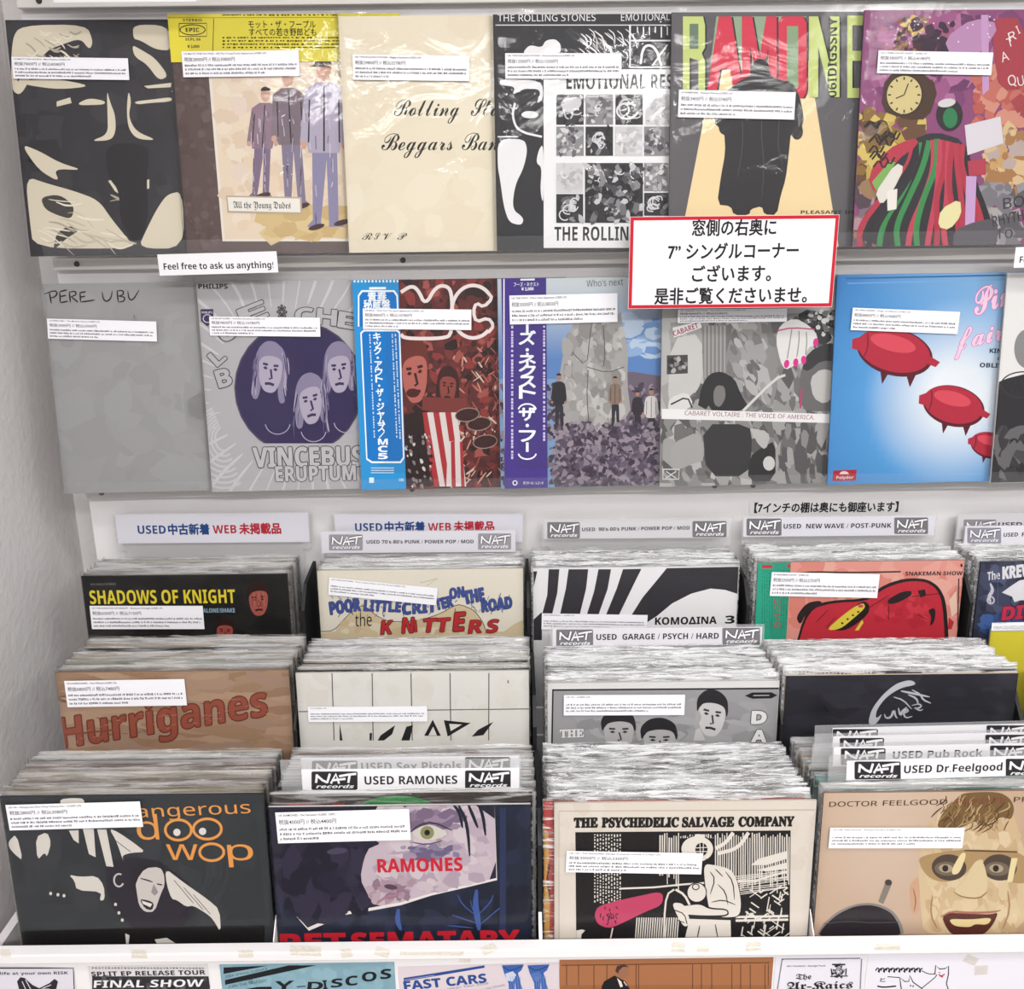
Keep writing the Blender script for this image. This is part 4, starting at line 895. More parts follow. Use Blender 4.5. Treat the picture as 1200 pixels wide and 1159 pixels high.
a = front(0, 624.5, 666, 'white record sleeve with bold black curved stripes, front of the back row middle bin', '#f6f4f6', CI, '#dddbdd')
DKK = '#37353a'
for p in ([(100, 318), (118, 318), (102, 390)], [(172, 308), (222, 308), (212, 420), (188, 518), (140, 522), (165, 430)], [(265, 308), (357, 308), (347, 400), (318, 518), (225, 518), (252, 400)],
          [(405, 308), (464, 308), (448, 400), (405, 522), (350, 522), (385, 410)], [(520, 308), (606, 306), (560, 400), (500, 524), (440, 522), (490, 400)],
          [(725, 303), (1066, 296), (1066, 427), (1000, 405), (930, 398), (840, 422), (750, 468), (680, 526), (634, 556), (636, 522), (560, 522), (612, 440), (670, 370)], [(100, 545), (140, 508), (140, 640), (100, 640)]): a.poly(p, DKK)
a.t(_mathmap(0x1D5D4, 0x1D5EE, 'KOMO') + '\U0001D759' + _mathmap(0x1D5D4, 0x1D5EE, 'INA'), 670, 568, 958, 563, 36, '#1f1d20', .012); a.t('3', 998, 562, 1042, 561, 38, '#1f1d20', .045)
fdone(a, ('US KOMODINA 3 - (USED LP)', None, (140, 515), (635, 523), 80))
file_records(0, a.x, a.z, 17, 'light', 'c', 'sleeved record filed behind the black and white striped one, back row', 'records in the middle bin of the back row', 13, skip=(16,))

a = front(0, 889, 659.5, 'salmon pink record sleeve with red painted shape and green paper strip, back row', '#ea9d90', CJ, '#c27a6e')
a.speck(250, 255, 990, 520, 90, 15, 50, ['#ee a99b'.replace(' ', ''), '#e58f82', '#eeb0a0', '#e3897c'], 2, 1.6)
RD_ = '#c6303f'; a.sm = 2
a.line([(258, 290), (330, 282), (470, 286), (690, 282)], 6, '#2a2022', 1)
a.poly([(600, 350), (650, 325), (720, 308), (800, 312), (850, 345), (880, 410), (892, 640), (240, 640), (300, 430), (400, 400), (540, 395)], '#241c1e')
a.poly([(612, 358), (660, 336), (725, 320), (795, 324), (838, 352), (864, 412), (876, 640), (248, 640), (308, 440), (410, 410), (550, 405)], RD_)
a.speck(600, 380, 800, 500, 40, 8, 22, ['#b92a3a', '#d33c49', '#c02c3c'], 3, 1.6)
for p in ([(632, 400), (690, 365), (735, 360), (735, 380), (680, 410), (640, 418)], [(760, 360), (790, 355), (795, 380), (772, 390)], [(800, 440), (835, 430), (830, 490), (808, 510), (818, 470)], [(255, 470), (300, 410), (360, 400), (365, 420), (300, 450), (275, 505)]): a.poly(p, '#2a2022')
for pts in ([(560, 430), (640, 380)], [(735, 385), (850, 372)], [(640, 480), (640, 420)], [(760, 460), (800, 480)], [(340, 490), (390, 440)], [(420, 470), (380, 515)]): a.line(pts, 4, '#2a2022', 0, True)
a.poly([(400, 525), (500, 420), (540, 402), (562, 420), (556, 460), (470, 525)], '#221c1c'); a.poly([(380, 525), (440, 470), (500, 425), (535, 410), (545, 430), (500, 470), (440, 520)], '#e6d148'); a.poly([(500, 525), (530, 480), (536, 492), (515, 525)], '#e6d148')
for x, y in ((470, 478), (492, 462), (514, 448), (448, 495)): a.ell(x, y, 5, 4, '#2a2420')
a.ell(524, 424, 12, 7, '#d8535a'); a.t('SNAKEMAN SHOW', 708, 298, 945, 296, 17, '#3a2826', .045)
a.line([(930, 310), (925, 510)], 7, '#2a2022', 0, True); a.line([(945, 305), (940, 520)], 5, '#2a2022', 0, True); a.poly([(888, 470), (910, 490), (900, 520), (885, 520)], RD_); a.line([(940, 250), (942, 262)], 8, '#2a2022'); a.line([(958, 282), (985, 276)], 6, '#2a2022')
a.poly([(890, 400), (920, 360), (922, 450), (900, 470)], '#f0cdb9')
b = Art(a.M @ Matrix.Translation((-.0008, -.0012, .0005)), .0495, LB_, .0006, '#2fa083', '#2fa083', CJ)
b.rect(116, 254, 160, 268, '#c8323e'); b.rect(220, 252, 260, 266, '#c8323e')
r = random.Random(5)
for x0 in range(115, 245, 10): 
    if x0 in (165, 175, 185): continue
    y = 275
    while y < 520: q = r.uniform(3, 7); b.rect(x0, y, x0 + 4, y + q, '#1f7a62'); y += q + r.choice((2, 4, 8))
for c_, y in (('い', 418), ('12', 448), ('て', 482), ('の', 514)): b.t(c_, 165, y, 194, y - 2, 24, '#b9474a', .01)
b.finish('paper_band', a.root, PAPER)
fdone(a, ('JP SNAKEMAN SHOW - (USED LP)', '税抜2500円 // 税込2750円', (157, 284), (604, 293), 104))
file_records(0, a.x, a.z, 17, 'light', 'c', 'sleeved record filed behind the salmon pink one, back row', 'records in the fourth bin of the back row', 14, skip=(16,))

a = front(0, 1149.5, 658.5, 'dark blue record sleeve with white and red lettering, right end of the back row', '#3e4257', CJ, '#2b2e3f')
a.speck(1020, 240, 1300, 540, 90, 10, 34, ['#363a50', '#484d66', '#2f3346', '#565b78'], 4, 1.5); a.speck(1020, 460, 1180, 540, 26, 10, 30, ['#3d5a94', '#4a6aa8', '#33497a'], 5)
a.t('The', 1048, 318, 1100, 312, 36, '#eceaf0', .03); a.t('KREWMEN', 1112, 312, 1330, 285, 52, '#eceaf0', .06, 0); a.t('DIE', 1108, 482, 1240, 470, 56, '#d03a58', .07, .1, out='#5a1626', ow=.03)
a.poly([(1108, 368), (1140, 345), (1180, 318), (1230, 310), (1240, 400), (1185, 400), (1160, 408), (1150, 385)], '#efedf2'); a.line([(1060, 330), (1072, 360), (1052, 385), (1062, 410)], 14, '#d5d3de', 2, True); a.ring(1062, 400, 14, 14, 6, '#d5d3de')
for p in ([(1090, 250), (1092, 520)],): a.line(p, 3, '#5b6080')
fdone(a)
file_records(0, a.x, a.z, 17, 'light', 'c', 'sleeved record filed behind the dark blue one, right end of back row', 'records in the right bin of the back row', 15, skip=(15, 17))

# ---- middle row
a = front(1, 64.5, 788.5, 'wood brown record sleeve with slanted red-brown lettering, front of its middle row bin', '#ab8a70', CG, '#8c6e57')
a.speck(200, 630, 1070, 900, 260, 8, 40, ['#b0907a', '#a58368', '#b7977c', '#9f7d64', '#ad8d70', '#a88a76'], 5, 5, 2)
a.t('Hurriganes', 228, 905, 1004, 782, 118, '#9c5140', .02, .22, out='#6f3a2c', ow=.03)
a.line([(225, 858), (420, 838)], 10, '#8a4636', 0, True)
r = random.Random(6)
for i in range(60): x = r.uniform(240, 1000); y = 900 - (x - 228) * .158 - r.uniform(0, 80); a.line([(x, y), (x + r.uniform(10, 30), y - 3)], 2.5, r.choice(['#b9745f', '#7d4334', '#c58a72']), 0, True)
fdone(a, ('US HURRIGANES - Hot Wheels (USED LP)', '税抜6800円 // 税込7480円', (237, 657), (682, 650), 106))
file_records(1, a.x, a.z, 22, 'warm', 's', 'sleeved record filed behind the wood brown one, middle row', 'records in the middle row left bin', 21)

a = front(1, 346.3, 789, 'off-white record sleeve ruled in thin squares with sharp black shapes, middle row', '#e9e6df', CH, '#cbc7bd')
a.speck(25, 800, 1115, 1110, 60, 20, 60, ['#e7e3db', '#ebe8e2', '#e5e1d8'], 2)
for x0, x1 in ((196, 206), (384, 389), (566, 572), (749, 753), (931, 930)): a.line([(x0, 795), (x1, 1110)], 4.5, '#55524f')
a.line([(25, 975), (1120, 962)], 4.5, '#6b6864')
for p in ([(232, 1030), (246, 1110), (232, 1110)], [(372, 1076), (384, 1074), (382, 1110), (372, 1110)], [(410, 1110), (425, 1085), (492, 1038), (478, 1080), (460, 1094), (440, 1110)], [(520, 1110), (545, 1045), (576, 1038), (560, 1110)],
          [(628, 1088), (668, 1012), (706, 1088)], [(720, 1015), (846, 1028), (738, 1092)], [(850, 1092), (880, 1060), (952, 1022), (905, 1085)]): a.poly(p, '#232124')
a.poly([(648, 1086), (670, 1045), (688, 1086)], '#e9e6df'); a.poly([(745, 1032), (805, 1035), (752, 1066)], '#e9e6df'); a.line([(1020, 828), (1022, 842)], 5, '#5a5754')
fdone(a, ('US (USED LP)', None, (82, 953), (641, 950), 78))
file_records(1, a.x, a.z, 22, 'light', 's', 'sleeved record filed behind the white one ruled in squares, middle row', 'records in the second bin of the middle row', 22)

a = front(1, 641.5, 801, 'grey record sleeve with a white border and three dark-haired heads, middle row', '#eae9e8', CI, '#cfcdcb')
a.poly([(188, 870), (1257, 862), (1268, 1300), (180, 1300)], '#2a292b'); a.poly([(195, 878), (1250, 870), (1260, 1300), (188, 1300)], '#a5a4a6')
a.speck(265, 950, 1180, 1110, 100, 20, 50, ['#9f9ea0', '#abaaac', '#979698', '#b1b0b2'], 3, 2, 0, lambda x, y: 270 < x < 1180)
head(a, 935, 1000, 150, 190, '#d5d3d3', '#2c2a2d', '#3a383b', 8, 0); head(a, 500, 1080, 165, 170, '#bdbbbb', '#2c2a2d', '#3a383b', 0, 0); head(a, 690, 1118, 175, 170, '#bdbbbb', '#2a282b', '#3a383b', 0, 0)
a.poly([(860, 1060), (880, 1050), (905, 1110), (850, 1110)], '#cfcdcd'); a.ell(872, 1000, 14, 26, '#b5b3b3')
a.t(serif('THE'), 225, 1096, 336, 1093, 42, '#f0efee', .035, out='#3a383b', ow=.03)
a.t('D', 1122, 1030, 1188, 1030, 62, '#f0efee', .07, out='#2a282b', ow=.04); a.t('A', 1122, 1115, 1188, 1115, 58, '#f0efee', .07, out='#2a282b', ow=.04)
a.poly([(1090, 900), (1125, 885), (1215, 884), (1242, 898), (1215, 912), (1125, 914)], '#242225'); a.line([(1130, 899), (1205, 898)], 5, '#b5b3b3')
fdone(a, ('US VA - (USED LP)', None, (243, 898), (811, 896), 104))
file_records(1, a.x, a.z, 22, 'light', 'c', 'sleeved record filed behind the grey one with three heads, middle row', 'records in the third bin of the middle row', 23, skip=(22,))
redrec = a

a = front(1, 921, 792, 'black record sleeve with a curling silver hand-drawn logo, front of its middle row bin', '#2d2c33', CJ, '#e2c9ae')
a.speck(215, 715, 1170, 920, 50, 15, 60, ['#302f37', '#2a2930', '#34333b'], 3, 2.4, 5)
SV = '#c6c8ce'; a.sm = 2
a.poly([(745, 735), (720, 730), (670, 745), (615, 790), (570, 850), (556, 900), (562, 915), (585, 914), (604, 890), (612, 868), (596, 885), (585, 885), (592, 850), (630, 800), (690, 762), (752, 750)], SV)
a.line([(622, 870), (628, 888), (650, 885), (662, 850), (668, 880), (676, 888)], 9, SV, 1, True); a.line([(680, 845), (688, 880), (694, 860), (715, 842)], 9, SV, 1, True); a.line([(690, 872), (722, 860), (716, 848), (700, 866), (710, 888), (738, 880)], 8, SV, 1, True)
a.line([(690, 775), (740, 785), (810, 800)], 9, SV, 1, True); a.line([(720, 790), (755, 805), (762, 828)], 8, SV, 1, True); a.line([(736, 770), (772, 790), (782, 812), (815, 826)], 8, SV, 1, True); a.line([(735, 835), (765, 828), (778, 838), (756, 850), (745, 842), (770, 858), (782, 850)], 7, SV, 1, True)
a.line([(660, 800), (700, 812), (735, 850)], 6, SV, 1, True)
fdone(a)
file_records(1, a.x, a.z, 22, 'light', 'c', 'sleeved record filed behind the black one with silver logo, middle row', 'records in the fourth bin of the middle row', 24, start=2)
# the one right behind shows a black and white checked top edge
y = ROWS[1]['Y'] + .0053
M = tiltM(Vector((a.x - .0008, y - LB_ * math.sin(LEAN), a.z + .004 - LB_ * math.cos(LEAN))), LEAN)
root, c = record(M, 'record with a black and white checked top edge behind the black silver logo sleeve', '#e8e6e4', '#d8d6d4', crop=CJ, W=LB_, H=LB_)
for k in range(22): c.raw([(.004 + k * .0052, LB_ - .007), (.0066 + k * .0052, LB_ - .007), (.0066 + k * .0052, LB_ - .0005), (.004 + k * .0052, LB_ - .0005)], [lin('#242226')] * 4, -.0003)
c.raw([(.118, LB_ - .02), (LB_ - .001, LB_ - .02), (LB_ - .001, LB_ - .0005), (.118, LB_ - .0005)], [lin('#3c3b42')] * 4, -.0003)
c.finish('jacket', root); pb = bpy.data.objects.new('plastic_sleeve', BAGS['c'][2]); COL.objects.link(pb); pb.parent = root

a = front(1, 1161.5, 738, 'bright yellow record sleeve at the right edge of the middle row', '#e2d33e', CJ, '#cfc9a0', dy=.125)
a.rect(1066, 480, 1300, 528, '#f1eff0'); a.line([(1070, 500), (1300, 494)], 5, '#3a383a')
fdone(a, ('UK (USED LP)', None, (1068, 494), (1440, 486), 34))
file_records(1, a.x + .022, a.z - .018, 7, 'mix', 's', 'record filed in front of the yellow one at the right picture edge', 'records at the right end of the middle row', 25, start=0, step=.006)

# ---- front row
a = front(2, -.5, 934, 'black record sleeve with orange lettering and a laughing singer, front left bin', '#34373a', CK, '#222427')
a.speck(0, 300, 1090, 850, 70, 20, 70, ['#36393c', '#313437', '#393b3f'], 2, 1.6)
a.poly([(440, 560), (560, 545), (660, 560), (780, 650), (820, 740), (760, 830), (560, 840), (470, 760), (440, 680)], '#2a2530'); a.poly([(0, 855), (200, 848), (400, 842), (700, 832), (1095, 826), (1095, 930), (0, 930)], '#1a1718')
CRM = '#e3dcd3'; a.sm = 1
for p in ([(35, 480), (68, 448), (96, 560), (60, 532), (38, 505)], [(148, 462), (195, 440), (212, 485), (195, 545), (185, 525), (155, 558)], [(285, 435), (325, 433), (326, 488), (305, 474)], [(343, 428), (388, 428), (396, 545), (368, 532)],
          [(402, 430), (440, 430), (470, 585), (440, 582)], [(452, 426), (490, 442), (560, 490), (602, 524), (545, 526), (505, 538), (512, 566), (482, 480)], [(285, 617), (330, 626), (400, 622), (430, 662), (434, 720), (412, 726), (420, 688), (318, 682), (308, 642)],
          [(682, 590), (760, 650), (860, 720), (908, 762), (914, 858), (880, 800), (850, 775), (800, 745), (770, 750), (732, 722), (710, 718), (690, 660)], [(250, 305), (300, 300), (350, 303), (346, 345), (300, 335), (250, 330)],
          [(518, 860), (536, 868), (532, 904), (522, 905)], [(640, 885), (690, 878), (728, 902), (650, 905)]): a.poly(p, CRM)
for pts in ([(720, 640), (800, 735)], [(760, 670), (840, 762)], [(800, 700), (870, 780)], [(470, 470), (540, 522)]): a.line(pts, 4, '#34303a', 0, True)
SK = '#d6cdc8'
a.poly([(556, 620), (600, 575), (650, 572), (678, 610), (682, 660), (664, 700), (640, 770), (600, 772), (575, 745), (566, 690)], SK); a.poly([(545, 600), (585, 560), (640, 555), (680, 580), (690, 620), (660, 585), (600, 590), (565, 640), (556, 700), (540, 660)], '#241f27')
a.line([(580, 632), (610, 640), (632, 648)], 6, '#241f27', 1, True); a.line([(648, 655), (672, 660)], 6, '#241f27', 1, True); a.poly([(576, 718), (610, 722), (638, 735), (630, 765), (600, 758)], '#241f27'); a.poly([(585, 724), (630, 738), (622, 752), (592, 738)], '#efe9e4'); a.poly([(636, 655), (655, 690), (640, 704), (625, 690)], '#9c9196')
a.ring(492, 640, 20, 26, 7, SK, 0, 30, 300)
for x, y in ((210, 695), (240, 700), (265, 704), (478, 740), (492, 775), (506, 805)): a.ell(x, y, 6, 7, CRM)
OR = '#eda050'
a.t('dangerous', 502, 384, 1038, 362, 56, OR, .006); a.t('d', 570, 472, 660, 471, 112, OR, .01); a.ring(738, 432, 54, 42, 11, OR); a.ring(858, 428, 58, 42, 11, OR); a.ell(732, 442, 15, 15, '#e8e3df'); a.ell(838, 438, 15, 15, '#e8e3df')
a.t('w', 692, 556, 822, 556, 98, OR, .01); a.ring(876, 524, 50, 35, 11, OR); a.t('p', 945, 558, 1050, 556, 98, OR, .01)
fdone(a, ('US VA - Dangerous Doo Wop Volume No 1 (USED LP)', '税抜2800円 // 税込3080円', (22, 330), (578, 315), 118))
file_records(2, a.x - .003, a.z, 20, 'warm', 's', 'sleeved record filed behind the black one with orange lettering, front row', 'records in the front row left bin', 31)

a = front(2, 314.2, 946, 'dark blue record sleeve with a torn pale face photo and red lettering, front row', '#212739', CL, '#e3dfdb')
a.speck(80, 320, 1095, 870, 120, 15, 60, ['#1d2233', '#262c42', '#1a1e2d', '#2a2f45'], 2, 1.5)
a.poly([(80, 318), (965, 300), (975, 604), (850, 634), (720, 664), (600, 702), (480, 724), (380, 740), (310, 772), (240, 802), (150, 700), (90, 500)], '#efe6e4')
a.poly([(80, 318), (965, 300), (972, 596), (850, 624), (720, 654), (600, 690), (480, 712), (380, 728), (310, 758), (235, 790), (150, 700), (90, 500)], '#2b2739')
a.speck(100, 480, 470, 730, 60, 20, 50, ['#242135', '#322d42', '#1d1b2b'], 4, 1.4)
a.sm = 1
PAL = ['#cbb9c3', '#c0adba', '#d6c8ce', '#b7a3b3', '#d0c0c6']
a.poly([(560, 306), (965, 300), (972, 596), (850, 624), (720, 654), (600, 690), (500, 708), (470, 660), (440, 600), (455, 520), (480, 470), (620, 450)], '#cab9c4')
a.speck(500, 330, 955, 640, 160, 14, 40, PAL, 5, 1.5, 20, lambda x, y: y < 640 - (x - 700) * .25 and (x > 520) and x < 930)
a.speck(620, 340, 820, 400, 30, 10, 26, ['#8d7890', '#7c6a84', '#9c88a0'], 6, 2, -10); a.speck(610, 470, 820, 520, 34, 8, 20, ['#8d7f9c', '#a695ac', '#6f6585'], 7, 1.8, 0); a.speck(470, 610, 640, 680, 34, 8, 20, ['#b095a2', '#967a8c', '#c0a8b2'], 8, 1.6)
a.poly([(640, 425), (670, 395), (720, 385), (790, 420), (740, 445), (680, 448)], '#d8d2c8'); a.ell(702, 418, 27, 26, '#8f8f62'); a.ell(702, 418, 11, 11, '#1f1d20'); a.line([(632, 420), (670, 388), (725, 376), (800, 410)], 9, '#4a3c50', 1, True); a.line([(640, 455), (700, 466), (760, 450)], 6, '#6a5870', 1, True)
a.ell(560, 630, 26, 10, '#5a4352', 8); a.line([(500, 700), (540, 668), (600, 660)], 10, '#b07f8c', 1, True); a.ell(350, 490, 40, 12, '#4a465c', -6)
for pts in ([(820, 303), (850, 360), (862, 420), (868, 510)], [(860, 303), (880, 350), (900, 400)], [(800, 303), (830, 340), (840, 400)], [(900, 303), (920, 350), (930, 430)], [(930, 303), (950, 340)]): a.line(pts, 13, '#1f2433', 1, True)
for pts, w_ in (([(895, 640), (890, 700), (900, 760), (905, 800)], 24), ([(590, 715), (585, 760), (600, 800)], 20), ([(890, 740), (840, 700), (820, 660)], 5), ([(900, 740), (950, 690), (960, 660)], 5), ([(890, 770), (800, 740)], 5), ([(905, 780), (1000, 700)], 5), ([(880, 720), (870, 680)], 4), ([(880, 790), (780, 780)], 5)): a.line(pts, w_, '#3f5a9c', 1, True)
a.rect(985, 320, 1010, 800, '#2b3556')
a.t('RAMONES', 510, 573, 840, 566, 58, '#d1263a', .045)
a.t('PET', 135, 882, 385, 878, 78, '#c92232', .06); a.t('SEMATARY', 410, 878, 1062, 866, 78, '#c92232', .06)
fdone(a, ('UK RAMONES - Pet Sematary (USED 12EP)', '税抜4000円 // 税込4400円', (108, 341), (631, 327), 136))
pet = a
file_records(2, a.x + .004, a.z + .006, 24, 'light', 's', 'sleeved record filed behind the torn face photo sleeve, front row', 'records in the second bin of the front row', 32, start=2, skip=(6, 12))
y = ROWS[2]['Y'] + .0061
M = tiltM(Vector((a.x + .002, y - LB_ * math.sin(LEAN), a.z + .0135 - LB_ * math.cos(LEAN))), LEAN)
root, c = record(M, 'dark record sleeve topped by a green arc, right behind the torn face sleeve', '#3a302c', '#d8d2ca', crop=CL, W=LB_, H=LB_)
c.ell(585, 335, 160, 60, '#2f8a44', 0); c.rect(150, 303, 380, 318, '#a8282c'); c.rect(250, 306, 330, 314, '#3a302c')
c.finish('jacket', root); pb = bpy.data.objects.new('plastic_sleeve', BAGS['s'][2]); COL.objects.link(pb); pb.parent = root

a = front(2, 649.5, 941.5, 'cream record sleeve with black line drawing of a helmeted diver and pink shape', '#e7ddd1', CMM, '#cfc4b6')
a.speck(130, 310, 1160, 840, 60, 15, 50, ['#e4d9cc', '#eae1d6', '#e2d6c8'], 2)
a.line([(150, 840), (150, 335), (1150, 330)], 4, '#cbb9a6'); 
a.t(serif('THE'), 210, 398, 300, 397, 42, '#1f1c1c', .045); a.t(serif('PSYCHEDELIC'), 318, 397, 616, 396, 42, '#1f1c1c', .045); a.t(serif('SALVAGE'), 632, 396, 832, 394, 42, '#1f1c1c', .045); a.t(serif('COMPANY'), 852, 394, 1066, 392, 42, '#1f1c1c', .045)
BKK, WT = '#201d1f', '#ece4da'
a.poly([(214, 417), (1055, 410), (1050, 900), (218, 900)], BKK)
r = random.Random(12)
for x in range(545, 1050, 9):
    y0 = r.uniform(418, 440); y1 = r.choice((r.uniform(560, 600), r.uniform(600, 660)))
    if 620 < x < 760: y1 = 440
    a.line([(x, y0), (x + r.uniform(-2, 2), y1)], r.uniform(3, 5.5), WT)
for x in range(290, 390, 11):
    y = 425
    while y < 690: q = r.uniform(3, 12); a.line([(x, y), (x, y + q)], 5, WT); y += q + r.uniform(4, 9)
for x in range(470, 640, 9): a.line([(x - 15, 750), (x - 22, 840)], 4.5, WT)
for y in range(590, 670, 8): a.line([(840, y), (1040, y - 26 + r.uniform(-4, 4))], 3.2, WT)
for i in range(46): x, y = r.uniform(860, 1040), r.uniform(640, 830); an = r.choice((.6, -.6, 1.4)); l = r.uniform(20, 60); a.line([(x, y), (x + l * math.cos(an), min(838, y - l * math.sin(an)))], r.uniform(3, 6), WT)
a.poly([(900, 545), (930, 520), (1040, 490), (1040, 520), (960, 545)], WT); a.poly([(920, 565), (1040, 535), (1040, 560), (960, 570)], WT); a.line([(840, 610), (920, 605), (1040, 570)], 8, WT); a.line([(385, 637), (520, 632), (640, 620), (760, 612)], 7, WT)
for y in (748, 762): a.line([(840, y), (1045, y - 4)], 9, WT)
a.line([(760, 480), (800, 460), (830, 418)], 14, WT, 2); a.line([(770, 500), (850, 480), (890, 418)], 14, WT, 2)
a.ell(692, 484, 68, 56, BKK); a.ell(690, 482, 62, 50, WT); a.rect(680, 425, 720, 440, WT); a.ell(706, 484, 24, 26, BKK); a.line([(700, 458), (702, 510)], 3, WT); a.line([(714, 458), (712, 510)], 3, WT); a.line([(682, 478), (730, 476)], 3, WT); a.line([(682, 492), (730, 492)], 3, WT)
a.sm = 2
BODY = [(715, 540), (760, 545), (820, 560), (845, 600), (862, 690), (855, 745), (800, 750), (740, 740), (720, 620)]
a.poly([(x + 3 * (1 if x > 760 else -1), y + 3) for x, y in BODY], BKK); a.poly(BODY, WT)
a.poly([(640, 700), (700, 690), (740, 712), (810, 715), (815, 745), (730, 750), (650, 745), (600, 740), (590, 705)], BKK); a.poly([(648, 704), (700, 697), (738, 718), (806, 720), (808, 740), (728, 742), (650, 738), (606, 730), (596, 708)], WT)
a.poly([(660, 755), (820, 760), (822, 838), (640, 838)], WT); a.ell(688, 652, 40, 40, BKK); a.ell(688, 652, 36, 36, WT); a.ell(684, 630, 15, 13, BKK); a.ell(684, 630, 11, 9, WT); a.poly([(590, 690), (640, 695), (665, 770), (640, 790), (610, 740)], WT); a.line([(600, 720), (640, 735), (650, 775)], 4, BKK, 1); a.line([(612, 760), (640, 770)], 3.5, BKK)
a.line([(600, 640), (570, 660), (560, 760), (565, 838)], 7, WT, 1); a.line([(605, 640), (640, 660), (660, 700)], 9, WT, 1)
for pts in ([(740, 570), (760, 600), (740, 660)], [(800, 570), (830, 610), (835, 680)], [(770, 620), (800, 650), (810, 700)], [(745, 690), (790, 680), (840, 700)], [(760, 560), (790, 590)], [(700, 780), (690, 830)], [(760, 775), (770, 830)], [(722, 520), (745, 530), (750, 545)]): a.line(pts, 4.5, BKK, 1, True)
a.poly([(555, 645), (556, 700), (480, 730), (380, 780), (340, 792), (300, 775), (288, 740), (300, 708), (350, 690), (450, 668)], '#c9486b'); a.line([(360, 790), (350, 838)], 5, WT)
for i in range(26): x, y = r.uniform(310, 380), r.uniform(705, 770); a.line([(x, y), (x + r.uniform(-9, 9), y + r.uniform(4, 14))], 4, '#4a1c2c')
a.sm = 0
a.poly([(218, 800), (240, 796), (252, 800), (238, 815), (236, 838), (218, 838)], WT)
fdone(a, ('UK VA - The Psychedelic Salvage Company Volume 2 (USED LP)', '税抜3000円 // 税込3300円', (180, 491), (712, 500), 94))
psy = a
file_records(2, a.x - .004, a.z, 25, 'light', 'c', 'sleeved record filed behind the diver drawing sleeve, front row', 'records in the third bin of the front row', 33, start=2, taper=-.0002)
y = ROWS[2]['Y'] + .0053
M = tiltM(Vector((a.x - .0125, y - LB_ * math.sin(LEAN), a.z - .002 - LB_ * math.cos(LEAN))), LEAN)
root, c = record(M, 'record with a red and yellow left edge right behind the diver drawing sleeve', '#c9382f', '#b53a2c', crop=CMM, W=LB_, H=LB_)
c.poly([(88, 400), (108, 420), (112, 520), (100, 600), (115, 680), (112, 850), (80, 850), (80, 400)], '#dca43a'); c.line([(112, 540), (104, 600), (116, 680)], 7, '#4a1c18', 1)
c.finish('jacket', root); pb = bpy.data.objects.new('plastic_sleeve', BAGS['c'][4]); COL.objects.link(pb); pb.parent = root

a = front(2, 965.5, 929.5, 'tan record sleeve with a grinning man in tinted glasses and microphone, front row right', '#c9aa90', CN, '#8d6f58')
def tan(u, v): return mixc(mixc('#b9957a', '#d9c0ab', min(1, v * 1.5)), mixc('#c2a086', '#cbaa8c', v), min(1, abs(u - .25) * 1.6))
a.grid(14, 14, tan)
a.sm = 2
SKN, SH_, HR = '#dcc39b', '#b08a64', '#7d5f3c'
a.poly([(600, 715), (635, 680), (650, 700), (640, 840), (615, 845), (605, 800)], '#d3a98a'); a.line([(618, 730), (630, 780), (622, 830)], 6, '#a8785a', 1, True)
a.poly([(640, 640), (650, 560), (700, 480), (740, 420), (800, 370), (900, 350), (1000, 400), (1040, 480), (1100, 560), (1110, 940), (665, 940), (650, 820)], SKN)
a.speck(680, 440, 1060, 930, 130, 14, 40, ['#e3cda8', '#d6ba92', '#dfc8a0', '#cfb088'], 5, 1.6, 80, lambda x, y: x > 690)
a.poly([(715, 475), (740, 410), (800, 350), (830, 322), (980, 318), (1030, 345), (1050, 390), (1035, 440), (1000, 425), (960, 440), (900, 470), (880, 440), (830, 470), (780, 475)], HR)
r = random.Random(6)
for i in range(80): x, y = r.uniform(740, 1030), r.uniform(330, 450); a.line([(x, y), (x + r.uniform(-30, 10), y + 22), (x + r.uniform(-50, 10), y + 44)], r.uniform(3, 7), r.choice(['#5a4229', '#a98a5c', '#c7ab7c', '#6d5234', '#8d7046']), 1, True)
a.poly([(640, 590), (850, 560), (1110, 575), (1110, 705), (1040, 710), (930, 640), (910, 600), (880, 620), (830, 680), (760, 705), (690, 690), (650, 640)], '#b49468')
for cx in (770, 985): a.ell(cx, 640, 74, 56, '#55483f', 4); a.ell(cx - 10, 646, 52, 30, '#7a6a58', 4); a.ell(cx - 14, 644, 30, 18, '#b3a48a', 4); a.ell(cx - 16, 644, 13, 14, '#332a26')
a.poly([(822, 575), (846, 580), (815, 665), (785, 672), (780, 650)], '#efdca8'); a.poly([(1035, 600), (1062, 600), (1040, 700), (1016, 705)], '#efdca8'); a.line([(835, 568), (1060, 574)], 6, '#5a4a3a')
a.poly([(880, 610), (915, 610), (935, 690), (930, 745), (890, 772), (820, 765), (785, 740), (830, 700)], '#e2cca2'); a.line([(790, 745), (830, 768), (900, 772), (932, 745)], 6, '#a07a58', 1, True)
a.poly([(740, 850), (770, 832), (860, 838), (950, 840), (980, 830), (960, 880), (920, 925), (850, 945), (780, 925), (755, 890)], '#5c2c26'); a.poly([(765, 858), (860, 862), (955, 852), (935, 885), (880, 880), (860, 895), (790, 890)], '#e8d59c'); a.line([(735, 850), (780, 826), (860, 834), (960, 830), (990, 822)], 9, '#b5705c', 1, True)
a.line([(700, 760), (690, 840), (720, 900)], 7, SH_, 1, True); a.line([(1020, 740), (1030, 820), (1000, 900)], 7, SH_, 1, True)
a.poly([(470, 785), (500, 705), (526, 712), (490, 795)], '#8d857c'); a.ell(512, 704, 15, 13, '#4a4440')
